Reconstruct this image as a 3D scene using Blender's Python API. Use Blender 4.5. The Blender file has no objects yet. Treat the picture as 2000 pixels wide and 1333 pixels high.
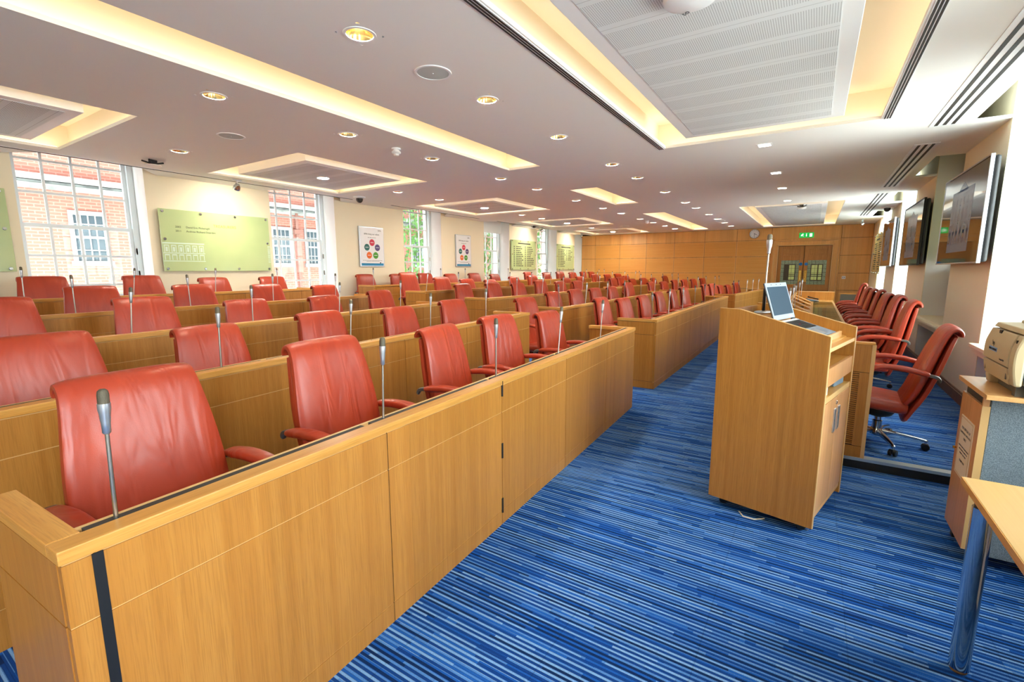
import bpy, bmesh, math, random
from mathutils import Vector, Matrix, Euler
random.seed(7)
C = bpy.context.scene.collection
PI = math.pi
R = math.radians

# ------------------------------------------------------------------ helpers
def lin(r, g, b):
    f = lambda c: (c / 255 / 12.92) if c / 255 <= .04045 else ((c / 255 + .055) / 1.055) ** 2.4
    return (f(r), f(g), f(b), 1)

class MB:
    """collects plain geometry and links it as one mesh object"""
    def __init__(s): s.v = []; s.f = []; s.mi = []; s.cur = 0
    def add(s, vs, fs):
        o = len(s.v); s.v += [tuple(v) for v in vs]
        for f in fs: s.f.append([i + o for i in f]); s.mi.append(s.cur)
        return s
    def box(s, x0, x1, y0, y1, z0, z1, M=None):
        vs = [Vector((x, y, z)) for z in (z0, z1) for y in (y0, y1) for x in (x0, x1)]
        if M: vs = [M @ v for v in vs]
        return s.add(vs, [(0, 2, 3, 1), (4, 5, 7, 6), (0, 1, 5, 4), (2, 6, 7, 3), (0, 4, 6, 2), (1, 3, 7, 5)])
    def prism(s, poly, z0, z1, M=None):
        """poly in xy, extruded along z, M maps to place"""
        n = len(poly)
        vs = [Vector((x, y, z0)) for x, y in poly] + [Vector((x, y, z1)) for x, y in poly]
        if M: vs = [M @ v for v in vs]
        return s.add(vs, [tuple(range(n - 1, -1, -1)), tuple(range(n, 2 * n))] + [(i, (i + 1) % n, n + (i + 1) % n, n + i) for i in range(n)])
    def quad(s, a, b, c, d): return s.add([a, b, c, d], [(0, 1, 2, 3)])
    def lathe(s, prof, n=24, M=None, cap=True):
        """prof list of (r,z) around local z"""
        vs = []; fs = []
        for r, z in prof:
            for i in range(n):
                a = 2 * PI * i / n; v = Vector((r * math.cos(a), r * math.sin(a), z)); vs.append(M @ v if M else v)
        for k in range(len(prof) - 1):
            for i in range(n):
                j = (i + 1) % n; fs.append((k * n + i, k * n + j, (k + 1) * n + j, (k + 1) * n + i))
        if cap:
            fs.append(tuple(range(n - 1, -1, -1))); m = (len(prof) - 1) * n; fs.append(tuple(range(m, m + n)))
        return s.add(vs, fs)
    def tube(s, pts, r, n=10):
        pts = [Vector(p) for p in pts]; rr = r if isinstance(r, (list, tuple)) else [r] * len(pts)
        vs = []; fs = []; up = None
        for k, p in enumerate(pts):
            t = (pts[min(k + 1, len(pts) - 1)] - pts[max(k - 1, 0)]).normalized()
            if up is None: up = Vector((0, 0, 1)) if abs(t.z) < .9 else Vector((1, 0, 0))
            a = t.cross(up).normalized(); b = a.cross(t); up = b
            for i in range(n):
                q = 2 * PI * i / n; vs.append(p + (a * math.cos(q) + b * math.sin(q)) * rr[k])
        for k in range(len(pts) - 1):
            for i in range(n):
                j = (i + 1) % n; fs.append((k * n + i, k * n + j, (k + 1) * n + j, (k + 1) * n + i))
        fs.append(tuple(range(n - 1, -1, -1))); m = (len(pts) - 1) * n; fs.append(tuple(range(m, m + n)))
        return s.add(vs, fs)
    def loft(s, st, n=20, e=3.2, sub=3, x0=0.0):
        """cushion: stations (y,z,halfwidth,halfthick) along a path in the yz plane, width along x"""
        pts = []
        m = len(st)
        for k in range(m - 1):
            p0, p1, p2, p3 = st[max(k - 1, 0)], st[k], st[k + 1], st[min(k + 2, m - 1)]
            for q in range(sub):
                t = q / sub
                pts.append([.5 * (2 * b + (c - a) * t + (2 * a - 5 * b + 4 * c - d) * t * t + (3 * b - a - 3 * c + d) * t ** 3) for a, b, c, d in zip(p0, p1, p2, p3)])
        pts.append(list(st[-1])); m = len(pts); vs = []; fs = []
        sg = lambda v, p: math.copysign(abs(v) ** p, v)
        for k, (y, z, hw, ht) in enumerate(pts):
            a, b = pts[max(k - 1, 0)], pts[min(k + 1, m - 1)]
            ty, tz = b[0] - a[0], b[1] - a[1]; l = math.hypot(ty, tz) or 1; ny, nz = -tz / l, ty / l
            f = 1
            if k in (0, m - 1): f = .75
            for i in range(n):
                q = 2 * PI * i / n; cx, sx = sg(math.cos(q), 2 / e), sg(math.sin(q), 2 / e)
                vs.append((x0 + hw * f * cx, y + ny * ht * f * sx, z + nz * ht * f * sx))
        for k in range(m - 1):
            for i in range(n):
                j = (i + 1) % n; fs.append((k * n + i, k * n + j, (k + 1) * n + j, (k + 1) * n + i))
        fs.append(tuple(range(n - 1, -1, -1))); o = (m - 1) * n; fs.append(tuple(range(o, o + n)))
        return s.add(vs, fs)
    def mesh(s, name, mats, smooth=False):
        me = bpy.data.meshes.new(name); me.from_pydata(s.v, [], s.f)
        for m in (mats if isinstance(mats, (list, tuple)) else [mats]): me.materials.append(m)
        me.polygons.foreach_set('material_index', s.mi)
        bm = bmesh.new(); bm.from_mesh(me); bmesh.ops.recalc_face_normals(bm, faces=bm.faces); bm.to_mesh(me); bm.free()
        if smooth:
            me.polygons.foreach_set('use_smooth', [True] * len(me.polygons))
            try: me.set_sharp_from_angle(angle=R(42))
            except Exception: pass
        me.update(); return me
    def build(s, name, mats, parent=None, smooth=False, bevel=0, seg=2):
        o = bpy.data.objects.new(name, s.mesh(name, mats, smooth)); C.objects.link(o)
        if parent: o.parent = parent
        if bevel:
            m = o.modifiers.new('bevel', 'BEVEL'); m.width = bevel; m.segments = seg; m.limit_method = 'ANGLE'; m.angle_limit = R(40); m.harden_normals = False
        return o

def tag(o, label=None, cat=None, group=None, kind=None):
    if label: o['label'] = label
    if cat: o['category'] = cat
    if group: o['group'] = group
    if kind: o['kind'] = kind
    return o
def empty(name, loc=(0, 0, 0), rz=0):
    o = bpy.data.objects.new(name, None); C.objects.link(o); o.location = loc; o.rotation_euler = (0, 0, rz); o.empty_display_size = .1
    return o
def link(name, me, parent, loc=(0, 0, 0), rz=0):
    o = bpy.data.objects.new(name, me); C.objects.link(o); o.parent = parent; o.location = loc; o.rotation_euler = (0, 0, rz)
    return o
def copy_tree(o, parent=None):
    c = o.copy(); C.objects.link(c); c.parent = parent
    for ch in list(o.children): copy_tree(ch, c)
    return c
def text(body, size, mat, parent, loc, rot, name='lettering', align='LEFT', ext=.0006, font_scale=1):
    cu = bpy.data.curves.new(name, 'FONT'); cu.body = body; cu.size = size; cu.align_x = align; cu.extrude = ext
    cu.resolution_u = 3; cu.materials.append(mat); cu.space_line = 1.15
    tmp = bpy.data.objects.new(name, cu); C.objects.link(tmp); me = bpy.data.meshes.new_from_object(tmp); me.name = name
    bpy.data.objects.remove(tmp); bpy.data.curves.remove(cu)
    o = bpy.data.objects.new(name, me); C.objects.link(o); o.location = loc; o.rotation_euler = rot; o.scale = (font_scale, 1, 1)
    if parent: o.parent = parent
    return o
ORD = ['zeroth', 'first', 'second', 'third', 'fourth', 'fifth', 'sixth', 'seventh', 'eighth', 'ninth', 'tenth', 'eleventh', 'twelfth', 'thirteenth', 'fourteenth', 'fifteenth', 'sixteenth', 'seventeenth']

# ------------------------------------------------------------------ materials
class NT:
    def __init__(s, name):
        s.m = bpy.data.materials.new(name); s.m.use_nodes = True; s.t = s.m.node_tree; s.b = s.t.nodes['Principled BSDF']
    def n(s, typ, **kw):
        nd = s.t.nodes.new(typ)
        for k, v in kw.items():
            if k.startswith('i_'):
                key = k[2:]; key = int(key) if key.isdigit() else key.replace('_', ' ')
                nd.inputs[key].default_value = v
            else: setattr(nd, k, v)
        return nd
    def l(s, a, b): s.t.links.new(a, b)
    def math(s, op, a, b=None):
        nd = s.n('ShaderNodeMath', operation=op)
        for i, v in enumerate((a, b)):
            if v is None: continue
            if isinstance(v, (int, float)): nd.inputs[i].default_value = v
            else: s.l(v, nd.inputs[i])
        return nd.outputs[0]
    def ramp(s, fac, stops, interp='LINEAR'):
        nd = s.n('ShaderNodeValToRGB'); nd.color_ramp.interpolation = interp; el = nd.color_ramp.elements
        while len(el) < len(stops): el.new(.5)
        for e, (p, c) in zip(el, stops): e.position = p; e.color = c
        s.l(fac, nd.inputs[0]); return nd.outputs[0]
    def mix(s, fac, a, b, mode='MIX'):
        nd = s.n('ShaderNodeMix', data_type='RGBA', blend_type=mode)
        for sock, v in ((nd.inputs[0], fac), (nd.inputs[6], a), (nd.inputs[7], b)):
            if isinstance(v, (int, float)): sock.default_value = v
            elif isinstance(v, tuple): sock.default_value = v
            else: s.l(v, sock)
        return nd.outputs[2]

def plain(name, col, rough=.5, metal=0, spec=.5, emit=None, es=0, bump=0, bscale=200, trans=0, coat=0, alpha=1):
    k = NT(name); b = k.b
    b.inputs['Base Color'].default_value = col; b.inputs['Roughness'].default_value = rough; b.inputs['Metallic'].default_value = metal
    b.inputs['Specular IOR Level'].default_value = spec
    b.inputs['Transmission Weight'].default_value = trans; b.inputs['Coat Weight'].default_value = coat; b.inputs['Alpha'].default_value = alpha
    if emit: b.inputs['Emission Color'].default_value = emit; b.inputs['Emission Strength'].default_value = es
    # slight procedural variation
    tc = k.n('ShaderNodeTexCoord'); no = k.n('ShaderNodeTexNoise', i_Scale=bscale if bump else 3.0, i_Detail=3.0); k.l(tc.outputs['Object'], no.inputs['Vector'])
    if bump:
        bp = k.n('ShaderNodeBump', i_Strength=bump, i_Distance=.002); k.l(no.outputs[0], bp.inputs['Height']); k.l(bp.outputs[0], b.inputs['Normal'])
    else:
        r = k.ramp(no.outputs[0], [(.3, (max(rough - .04, 0),) * 3 + (1,)), (.7, (min(rough + .04, 1),) * 3 + (1,))]); k.l(r, b.inputs['Roughness'])
    return k.m

def wood(name, c1, c2, axis='Z', rough=.38, strips=.13, lines=False, pore=.5):
    """oak veneer; fine straight grain along the local axis"""
    k = NT(name); tc = k.n('ShaderNodeTexCoord'); oi = k.n('ShaderNodeObjectInfo')
    off = k.n('ShaderNodeVectorMath', operation='ADD'); k.l(tc.outputs['Object'], off.inputs[0])
    cmb = k.n('ShaderNodeCombineXYZ'); rr = k.math('MULTIPLY', oi.outputs['Random'], 7.3)
    for i in range(3): k.l(rr, cmb.inputs[i])
    k.l(cmb.outputs[0], off.inputs[1])
    def grain(across, along, detail, dist):
        sc = {'Z': (across, across, along), 'X': (along, across, across), 'Y': (across, along, across)}[axis]
        mp = k.n('ShaderNodeMapping', i_Scale=sc); k.l(off.outputs[0], mp.inputs['Vector'])
        n = k.n('ShaderNodeTexNoise', i_Scale=1.0, i_Detail=detail, i_Distortion=dist); k.l(mp.outputs[0], n.inputs['Vector']); return n.outputs[0]
    col = k.ramp(grain(34, .55, 3.0, .15), [(.25, c1), (.75, c2)])
    dark = tuple(v * .70 for v in c1[:3]) + (1,)
    pf = k.ramp(grain(300, 9, 2.0, .2), [(.38, (1, 1, 1, 1)), (.52, (0, 0, 0, 1))]); pfm = k.math('MULTIPLY', pf, pore * .7)
    col = k.mix(pfm, col, dark)
    if strips:
        sp = k.n('ShaderNodeSeparateXYZ'); k.l(off.outputs[0], sp.inputs[0])
        if axis == 'Z': q = k.math('ADD', sp.outputs[0], k.math('MULTIPLY', sp.outputs[1], 1.37))
        elif axis == 'X': q = k.math('ADD', sp.outputs[1], sp.outputs[2])
        else: q = k.math('ADD', sp.outputs[0], sp.outputs[2])
        idx = k.math('FLOOR', k.math('DIVIDE', q, strips))
        wn = k.n('ShaderNodeTexWhiteNoise', noise_dimensions='1D'); k.l(idx, wn.inputs['W'])
        val = k.ramp(wn.outputs[0], [(0, (.90, .89, .87, 1)), (1, (1.05, 1.04, 1.03, 1))])
        col = k.mix(1.0, col, val, 'MULTIPLY')
    if lines:
        sp2 = k.n('ShaderNodeSeparateXYZ'); k.l(tc.outputs['Object'], sp2.inputs[0])
        fr = k.math('FRACT', k.math('DIVIDE', sp2.outputs[2], .034))
        g = k.ramp(fr, [(.0, (.0, 0, 0, 1)), (.06, (0, 0, 0, 1)), (.12, (1, 1, 1, 1)), (.9, (1, 1, 1, 1)), (1, (0, 0, 0, 1))])
        bp = k.n('ShaderNodeBump', i_Strength=.8, i_Distance=.004); k.l(g, bp.inputs['Height']); k.l(bp.outputs[0], k.b.inputs['Normal'])
        col = k.mix(g, k.mix(.65, col, dark), col)
    k.l(col, k.b.inputs['Base Color']); k.b.inputs['Roughness'].default_value = rough; k.b.inputs['Specular IOR Level'].default_value = .4
    return k.m

OAK1, OAK2 = lin(176, 114, 44), lin(196, 136, 62)
M = {}
M['oak'] = wood('oak_veneer', OAK1, OAK2)
M['oak_x'] = wood('oak_solid_x', lin(196, 132, 52), lin(222, 166, 88), 'X', strips=0)
M['oak_y'] = wood('oak_solid_y', lin(196, 132, 52), lin(222, 166, 88), 'Y', strips=0)
M['oak_wall'] = wood('oak_wall', lin(222, 162, 88), lin(232, 178, 108), strips=.16, pore=.3)
M['oak_lines'] = wood('oak_acoustic', lin(218, 154, 72), lin(228, 168, 90), 'Y', strips=0, lines=True, pore=.2)
M['oak_door'] = wood('oak_door', lin(164, 108, 50), lin(188, 130, 66), strips=0)
M['beech'] = wood('beech_laminate', lin(196, 138, 84), lin(214, 158, 106), strips=.2, pore=.15)
M['beech_x'] = wood('beech_top', lin(206, 150, 88), lin(222, 172, 112), 'X', strips=0, pore=.15)
M['table'] = wood('table_laminate', lin(190, 148, 86), lin(204, 164, 104), 'X', strips=0, pore=.12, rough=.3)
M['brown'] = wood('brown_timber', lin(112, 76, 42), lin(136, 94, 54), strips=0)
M['oak_edge'] = plain('oak_lipping', lin(220, 176, 114), .45)
M['groove'] = plain('groove_dark', lin(60, 36, 14), .8)
M['black'] = plain('black_plastic', lin(26, 26, 28), .45)
M['slot'] = plain('slot_dark', lin(52, 48, 44), .7)
M['rubber'] = plain('black_rubber', lin(18, 18, 20), .35)
M['chrome'] = plain('chrome', lin(205, 208, 212), .12, 1)
M['steel'] = plain('satin_steel', lin(176, 172, 164), .32, 1)
M['mic_grille'] = plain('mic_grille', lin(120, 112, 96), .4, .9, bump=.8, bscale=900)
M['alu'] = plain('aluminium', lin(196, 200, 206), .35, .9)
M['grey_metal'] = plain('grey_paint', lin(150, 152, 152), .5)
M['bracket'] = plain('bracket_grey', lin(112, 110, 104), .4, .5)
M['white'] = plain('white_paint', lin(240, 242, 242), .5)
M['frame'] = plain('window_white', lin(228, 236, 238), .4)
M['ceil'] = plain('ceiling_paint', lin(238, 238, 234), .85)
M['recess'] = plain('recess_paint', lin(242, 234, 216), .9)
M['wall'] = plain('wall_cream', lin(240, 229, 200), .85)
M['reveal'] = plain('reveal_white', lin(238, 240, 238), .7)
M['brass'] = plain('brass', lin(206, 166, 82), .25, 1)
M['gold'] = plain('gold_reflector', lin(236, 206, 140), .18, 1)
M['spk'] = plain('speaker_grille', lin(196, 204, 202), .8, bump=.6, bscale=700)
M['lamp'] = plain('lamp_warm', (1, .85, .6, 1), .5, emit=(1, .92, .79, 1), es=600)
M['lampsq'] = plain('lamp_square', (1, .85, .6, 1), .5, emit=(1, .92, .79, 1), es=170)
M['strip'] = plain('lamp_strip', (1, .8, .5, 1), .5, emit=(1, .81, .57, 1), es=3.8)
M['green'] = plain('exit_green', lin(0, 170, 70), .4, emit=lin(0, 176, 72), es=.55)
M['exit_white'] = plain('exit_white', lin(250, 255, 250), .4, emit=(1, 1, 1, 1), es=.7)
M['blue_disc'] = plain('blue_disc', lin(20, 120, 190), .4)
M['screen'] = plain('lcd_glass', lin(14, 14, 16), .05, spec=.8, coat=.6)
M['lap_screen'] = plain('laptop_display', lin(44, 66, 84), .3, spec=.015)
M['pic'] = plain('screen_facade', lin(70, 78, 88), .3, emit=lin(150, 160, 176), es=.08)
M['pic_dark'] = plain('screen_openings', lin(80, 84, 96), .3, emit=lin(90, 96, 110), es=.08)
M['silver'] = plain('silver_plastic', lin(132, 140, 152), .4)
M['ink'] = plain('ink', lin(40, 40, 36), .6)
M['gold_ink'] = plain('gold_ink', lin(196, 146, 60), .5)
M['paper'] = plain('paper', lin(232, 232, 232), .35, spec=.6)
M['cream_sign'] = plain('sign_cream', lin(238, 222, 192), .4)
M['printer'] = plain('printer_putty', lin(192, 172, 134), .55)
M['printer_grey'] = plain('printer_grey', lin(96, 92, 84), .5)
M['printer_blue'] = plain('printer_bluegrey', lin(120, 146, 168), .5)
M['blue_label'] = plain('blue_label', lin(130, 170, 210), .5)
M['nosing'] = plain('nosing_black', lin(16, 16, 18), .5)
M['trim'] = plain('trim_silver', lin(188, 200, 204), .3, .7)
M['shade'] = plain('light_shade_white', lin(236, 236, 232), .4)
M['red'] = plain('value_red', lin(206, 28, 60), .5)
M['teal'] = plain('value_teal', lin(36, 100, 92), .5)
M['purple'] = plain('value_purple', lin(84, 62, 110), .5)
M['orange'] = plain('value_orange', lin(232, 106, 14), .5)
M['vgreen'] = plain('value_green', lin(64, 150, 24), .5)
M['pblue'] = plain('poster_blue', lin(20, 132, 176), .5)
M['skin_black'] = plain('soft_black', lin(30, 30, 32), .7)

def leather():
    k = NT('red_leather'); tc = k.n('ShaderNodeTexCoord'); oi = k.n('ShaderNodeObjectInfo')
    off = k.n('ShaderNodeVectorMath', operation='ADD'); k.l(tc.outputs['Object'], off.inputs[0])
    cmb = k.n('ShaderNodeCombineXYZ'); k.l(k.math('MULTIPLY', oi.outputs['Random'], 5.0), cmb.inputs[0]); k.l(cmb.outputs[0], off.inputs[1])
    mp = k.n('ShaderNodeMapping', i_Scale=(10, 7, 1.6)); k.l(off.outputs[0], mp.inputs['Vector'])
    n1 = k.n('ShaderNodeTexNoise', i_Scale=1.0, i_Detail=2.0, i_Distortion=.9); k.l(mp.outputs[0], n1.inputs['Vector'])
    n2 = k.n('ShaderNodeTexNoise', i_Scale=260.0, i_Detail=2.0); k.l(tc.outputs['Object'], n2.inputs['Vector'])
    h = k.math('ADD', n1.outputs[0], k.math('MULTIPLY', n2.outputs[0], .02))
    bp = k.n('ShaderNodeBump', i_Strength=.55, i_Distance=.02); k.l(h, bp.inputs['Height']); k.l(bp.outputs[0], k.b.inputs['Normal'])
    k.l(k.ramp(n1.outputs[0], [(.25, lin(158, 50, 26)), (.75, lin(178, 62, 32))]), k.b.inputs['Base Color'])
    k.b.inputs['Roughness'].default_value = .36; k.b.inputs['Specular IOR Level'].default_value = .55
    return k.m
M['leather'] = leather()

def carpet():
    k = NT('striped_carpet'); tc = k.n('ShaderNodeTexCoord'); sp = k.n('ShaderNodeSeparateXYZ'); k.l(tc.outputs['Object'], sp.inputs[0])
    x, y = sp.outputs[0], sp.outputs[1]
    def layer(w, L, seed):
        i = k.math('FLOOR', k.math('DIVIDE', k.math('ADD', x, seed), w))
        w1 = k.n('ShaderNodeTexWhiteNoise', noise_dimensions='1D'); k.l(i, w1.inputs['W'])
        j = k.math('FLOOR', k.math('ADD', k.math('DIVIDE', y, L), k.math('MULTIPLY', w1.outputs[0], 9.0)))
        cb = k.n('ShaderNodeCombineXYZ'); k.l(i, cb.inputs[0]); k.l(j, cb.inputs[1])
        w2 = k.n('ShaderNodeTexWhiteNoise', noise_dimensions='2D'); k.l(cb.outputs[0], w2.inputs['Vector']); return w2.outputs[0]
    a = layer(.0115, .42, 3.17); b = layer(.023, .5, 1.31)
    ix = k.math('FLOOR', k.math('DIVIDE', k.math('ADD', x, 3.17), .0115)); odd = k.math('FLOORED_MODULO', ix, 2.0)
    v = k.math('ADD', k.math('MULTIPLY', odd, .40), k.math('ADD', k.math('MULTIPLY', a, .34), k.math('MULTIPLY', b, .26)))
    col = k.ramp(v, [(0, lin(12, 44, 96)), (.26, lin(18, 66, 142)), (.46, lin(30, 96, 186)), (.62, lin(86, 140, 210)), (.76, lin(128, 174, 226))], 'CONSTANT')
    # dark thread between stripes
    fr = k.math('FRACT', k.math('DIVIDE', k.math('ADD', x, 3.17), .0115))
    th = k.ramp(fr, [(0, (.55, .55, .55, 1)), (.2, (1, 1, 1, 1)), (.8, (1, 1, 1, 1)), (1, (.55, .55, .55, 1))])
    col = k.mix(.8, col, th, 'MULTIPLY')
    # tile joints
    ty = k.math('FRACT', k.math('DIVIDE', k.math('ADD', y, .23), .5)); jt = k.ramp(ty, [(0, (.7, .7, .7, 1)), (.006, (.7, .7, .7, 1)), (.012, (1, 1, 1, 1))])
    col = k.mix(.7, col, jt, 'MULTIPLY')
    n = k.n('ShaderNodeTexNoise', i_Scale=420.0, i_Detail=2.0); k.l(tc.outputs['Object'], n.inputs['Vector'])
    sh = k.ramp(n.outputs[0], [(.3, (.6, .6, .6, 1)), (.7, (1.3, 1.3, 1.3, 1))]); col = k.mix(1.0, col, sh, 'MULTIPLY')
    bp = k.n('ShaderNodeBump', i_Strength=.6, i_Distance=.004); k.l(n.outputs[0], bp.inputs['Height']); k.l(bp.outputs[0], k.b.inputs['Normal'])
    k.l(col, k.b.inputs['Base Color']); k.b.inputs['Roughness'].default_value = .95; k.b.inputs['Specular IOR Level'].default_value = .15
    return k.m
M['carpet'] = carpet()

def perforated():
    k = NT('perforated_panel'); tc = k.n('ShaderNodeTexCoord'); sp = k.n('ShaderNodeSeparateXYZ'); k.l(tc.outputs['Object'], sp.inputs[0])
    x, y = sp.outputs[0], sp.outputs[1]
    fx = k.math('FRACT', k.math('DIVIDE', x, .012)); fy = k.math('FRACT', k.math('DIVIDE', y, .012))
    d = k.math('SQRT', k.math('ADD', k.math('POWER', k.math('SUBTRACT', fx, .5), 2.0), k.math('POWER', k.math('SUBTRACT', fy, .5), 2.0)))
    hole = k.math('LESS_THAN', d, .24)
    px = k.math('FRACT', k.math('DIVIDE', x, .335)); band = k.math('MULTIPLY', k.math('GREATER_THAN', px, .14), k.math('LESS_THAN', px, .86))
    jn = k.math('LESS_THAN', k.math('ABSOLUTE', k.math('SUBTRACT', px, .004)), .006)
    m = k.math('MULTIPLY', hole, band)
    col = k.mix(m, lin(224, 228, 228), lin(128, 130, 130)); col = k.mix(jn, col, lin(170, 172, 172))
    k.l(col, k.b.inputs['Base Color']); k.b.inputs['Roughness'].default_value = .8
    return k.m
M['perf'] = perforated()

def fabric(name, a, b, s=260):
    k = NT(name); tc = k.n('ShaderNodeTexCoord'); n = k.n('ShaderNodeTexNoise', i_Scale=s, i_Detail=2.0); k.l(tc.outputs['Object'], n.inputs['Vector'])
    k.l(k.ramp(n.outputs[0], [(.35, a), (.65, b)]), k.b.inputs['Base Color']); k.b.inputs['Roughness'].default_value = .8
    return k.m
M['speckle'] = fabric('speckled_grey', lin(96, 108, 116), lin(138, 150, 158))
M['darkgrey'] = fabric('dark_grey_screen', lin(84, 84, 78), lin(98, 98, 92))

def brick():
    k = NT('red_brick'); tc = k.n('ShaderNodeTexCoord'); mp = k.n('ShaderNodeMapping', i_Rotation=(R(90), 0, 0)); k.l(tc.outputs['Object'], mp.inputs['Vector'])
    bt = k.n('ShaderNodeTexBrick', i_Color1=lin(152, 92, 78), i_Color2=lin(140, 84, 72), i_Mortar=lin(160, 124, 112), i_Scale=1.0, i_Mortar_Size=.010)
    bt.inputs['Brick Width'].default_value = .225; bt.inputs['Row Height'].default_value = .075; k.l(mp.outputs[0], bt.inputs['Vector'])
    n = k.n('ShaderNodeTexNoise', i_Scale=.7, i_Detail=4.0); k.l(tc.outputs['Object'], n.inputs['Vector'])
    k.l(k.mix(k.math('MULTIPLY', n.outputs[0], .4), bt.outputs[0], lin(164, 122, 110)), k.b.inputs['Base Color']); k.b.inputs['Roughness'].default_value = .9
    return k.m
M['brick'] = brick()
M['stone'] = fabric('grey_stone', lin(120, 126, 124), lin(160, 164, 160), 4)
M['stone_dark'] = fabric('gutter_grey', lin(60, 66, 66), lin(92, 100, 98), 6)
M['pane_far'] = plain('far_pane', lin(66, 80, 88), .2, spec=.4)
M['frame_far'] = plain('far_frame_white', lin(138, 142, 142), .5)
M['pane_dark'] = plain('far_pane_dark', lin(60, 78, 88), .2, spec=.4)

def glass(name, tint, rough=0.0, fac=.06):
    k = NT(name); t = k.t; t.nodes.remove(k.b); out = t.nodes['Material Output']
    tr = k.n('ShaderNodeBsdfTransparent'); tr.inputs[0].default_value = tint
    gl = k.n('ShaderNodeBsdfGlossy'); gl.inputs['Roughness'].default_value = rough
    lw = k.n('ShaderNodeLayerWeight', i_Blend=.25); mx = k.n('ShaderNodeMixShader')
    k.l(k.math('ADD', k.math('MULTIPLY', lw.outputs['Fresnel'], .35), fac * .4), mx.inputs[0]); k.l(tr.outputs[0], mx.inputs[1]); k.l(gl.outputs[0], mx.inputs[2]); k.l(mx.outputs[0], out.inputs[0])
    return k.m
M['glass'] = glass('window_glass', (.97, .99, .98, 1), 0.0, 0.0)
M['desk_glass'] = glass('desk_glass', (.86, .93, .88, 1), .02, .25)
def green_glass():
    k = NT('green_glass'); k.b.inputs['Base Color'].default_value = lin(186, 204, 150); k.b.inputs['Roughness'].default_value = .12
    k.b.inputs['Specular IOR Level'].default_value = .5; k.b.inputs['Coat Weight'].default_value = .3; k.b.inputs['Coat Roughness'].default_value = .05
    tc = k.n('ShaderNodeTexCoord'); n = k.n('ShaderNodeTexNoise', i_Scale=2.0); k.l(tc.outputs['Object'], n.inputs['Vector'])
    k.l(k.ramp(n.outputs[0], [(.3, lin(182, 202, 146)), (.7, lin(192, 208, 154))]), k.b.inputs['Base Color'])
    return k.m
M['green_glass'] = green_glass()
M['etch'] = plain('etched_print', lin(206, 226, 206), .4)
def leaded():
    k = NT('leaded_glass'); tc = k.n('ShaderNodeTexCoord'); n = k.n('ShaderNodeTexNoise', i_Scale=40.0, i_Detail=3.0); k.l(tc.outputs['Object'], n.inputs['Vector'])
    k.l(k.ramp(n.outputs[0], [(.3, lin(120, 140, 112)), (.7, lin(160, 176, 146))]), k.b.inputs['Base Color']); k.b.inputs['Roughness'].default_value = .15
    return k.m
M['leaded'] = leaded()
M['leaded_in'] = plain('leaded_glass_lit', lin(150, 156, 84), .2, emit=lin(170, 176, 110), es=.25)
M['came'] = plain('lead_came', lin(74, 64, 48), .6)
M['stained'] = plain('stained_glass_lit', lin(200, 220, 140), .3, emit=lin(216, 228, 178), es=.5)
def leafmat():
    k = NT('leaf_green'); oi = k.n('ShaderNodeTexCoord'); n = k.n('ShaderNodeTexNoise', i_Scale=9.0, i_Detail=2.0); k.l(oi.outputs['Object'], n.inputs['Vector'])
    k.l(k.ramp(n.outputs[0], [(.3, lin(36, 84, 26)), (.7, lin(96, 150, 70))]), k.b.inputs['Base Color']); k.b.inputs['Roughness'].default_value = .5
    return k.m
M['leaf'] = leafmat()
# ------------------------------------------------------------------ room shell
XB, XF, YL, YR, ZC = -2.6, 18.15, 8.18, -1.41, 2.87
L1 = {1: (1.36, .048), 2: (2.60, .085), 3: (4.05, .07), 4: (5.41, .055), 5: (6.82, .048)}
S2 = {1: ((5.83, 1.605), (12.0, 1.667)), 2: ((6.01, 2.99), (12.1, 3.05)), 3: ((6.2, 4.42), (12.1, 4.28)), 4: ((6.23, 5.81), (12.15, 5.82)), 5: ((6.33, 7.25), (12.15, 7.0))}
S3 = {1: ((12.96, 1.64), (16.9, 1.27)), 2: ((12.83, 3.02), (17.95, 2.528)), 3: ((12.84, 4.48), (18.0, 3.867)), 4: ((12.9, 5.74), (18.0, 5.332)), 5: ((12.91, 7.09), (18.0, 6.768))}
STEP = .08
def row_y(r, x):
    if x < 5.55: return L1[r][0] + L1[r][1] * (x - .26)
    (a, b), (c, d) = S2[r] if x < 12.5 else S3[r]
    return b + (d - b) * (x - a) / (c - a)

tag(MB().box(XB, XF, YR - .5, YL + .6, -.1, 0).build('floor', M['carpet']), kind='structure')
for r in range(2, 6):
    pts = [(x, row_y(r, x) + .03) for x in (XB, 5.2, 6.0, 12.2, 12.9, XF)]
    tag(MB().prism(pts + [(XF, YL + .3), (XB, YL + .3)], STEP * (r - 2) + .0005, STEP * (r - 1)).build('floor_tier', M['carpet']), kind='structure')
# dais
DZ = .08
tag(MB().box(4.30, XF, YR, .42, .0005, DZ).build('floor_dais', M['carpet']), kind='structure')
b = MB(); b.box(4.262, 4.30, YR, .42, 0, DZ - .018); b.cur = 1; b.box(4.258, 4.335, YR, .42, DZ - .018, DZ + .004)
tag(b.build('trim_1', [M['nosing'], M['trim']]), kind='structure')

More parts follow.
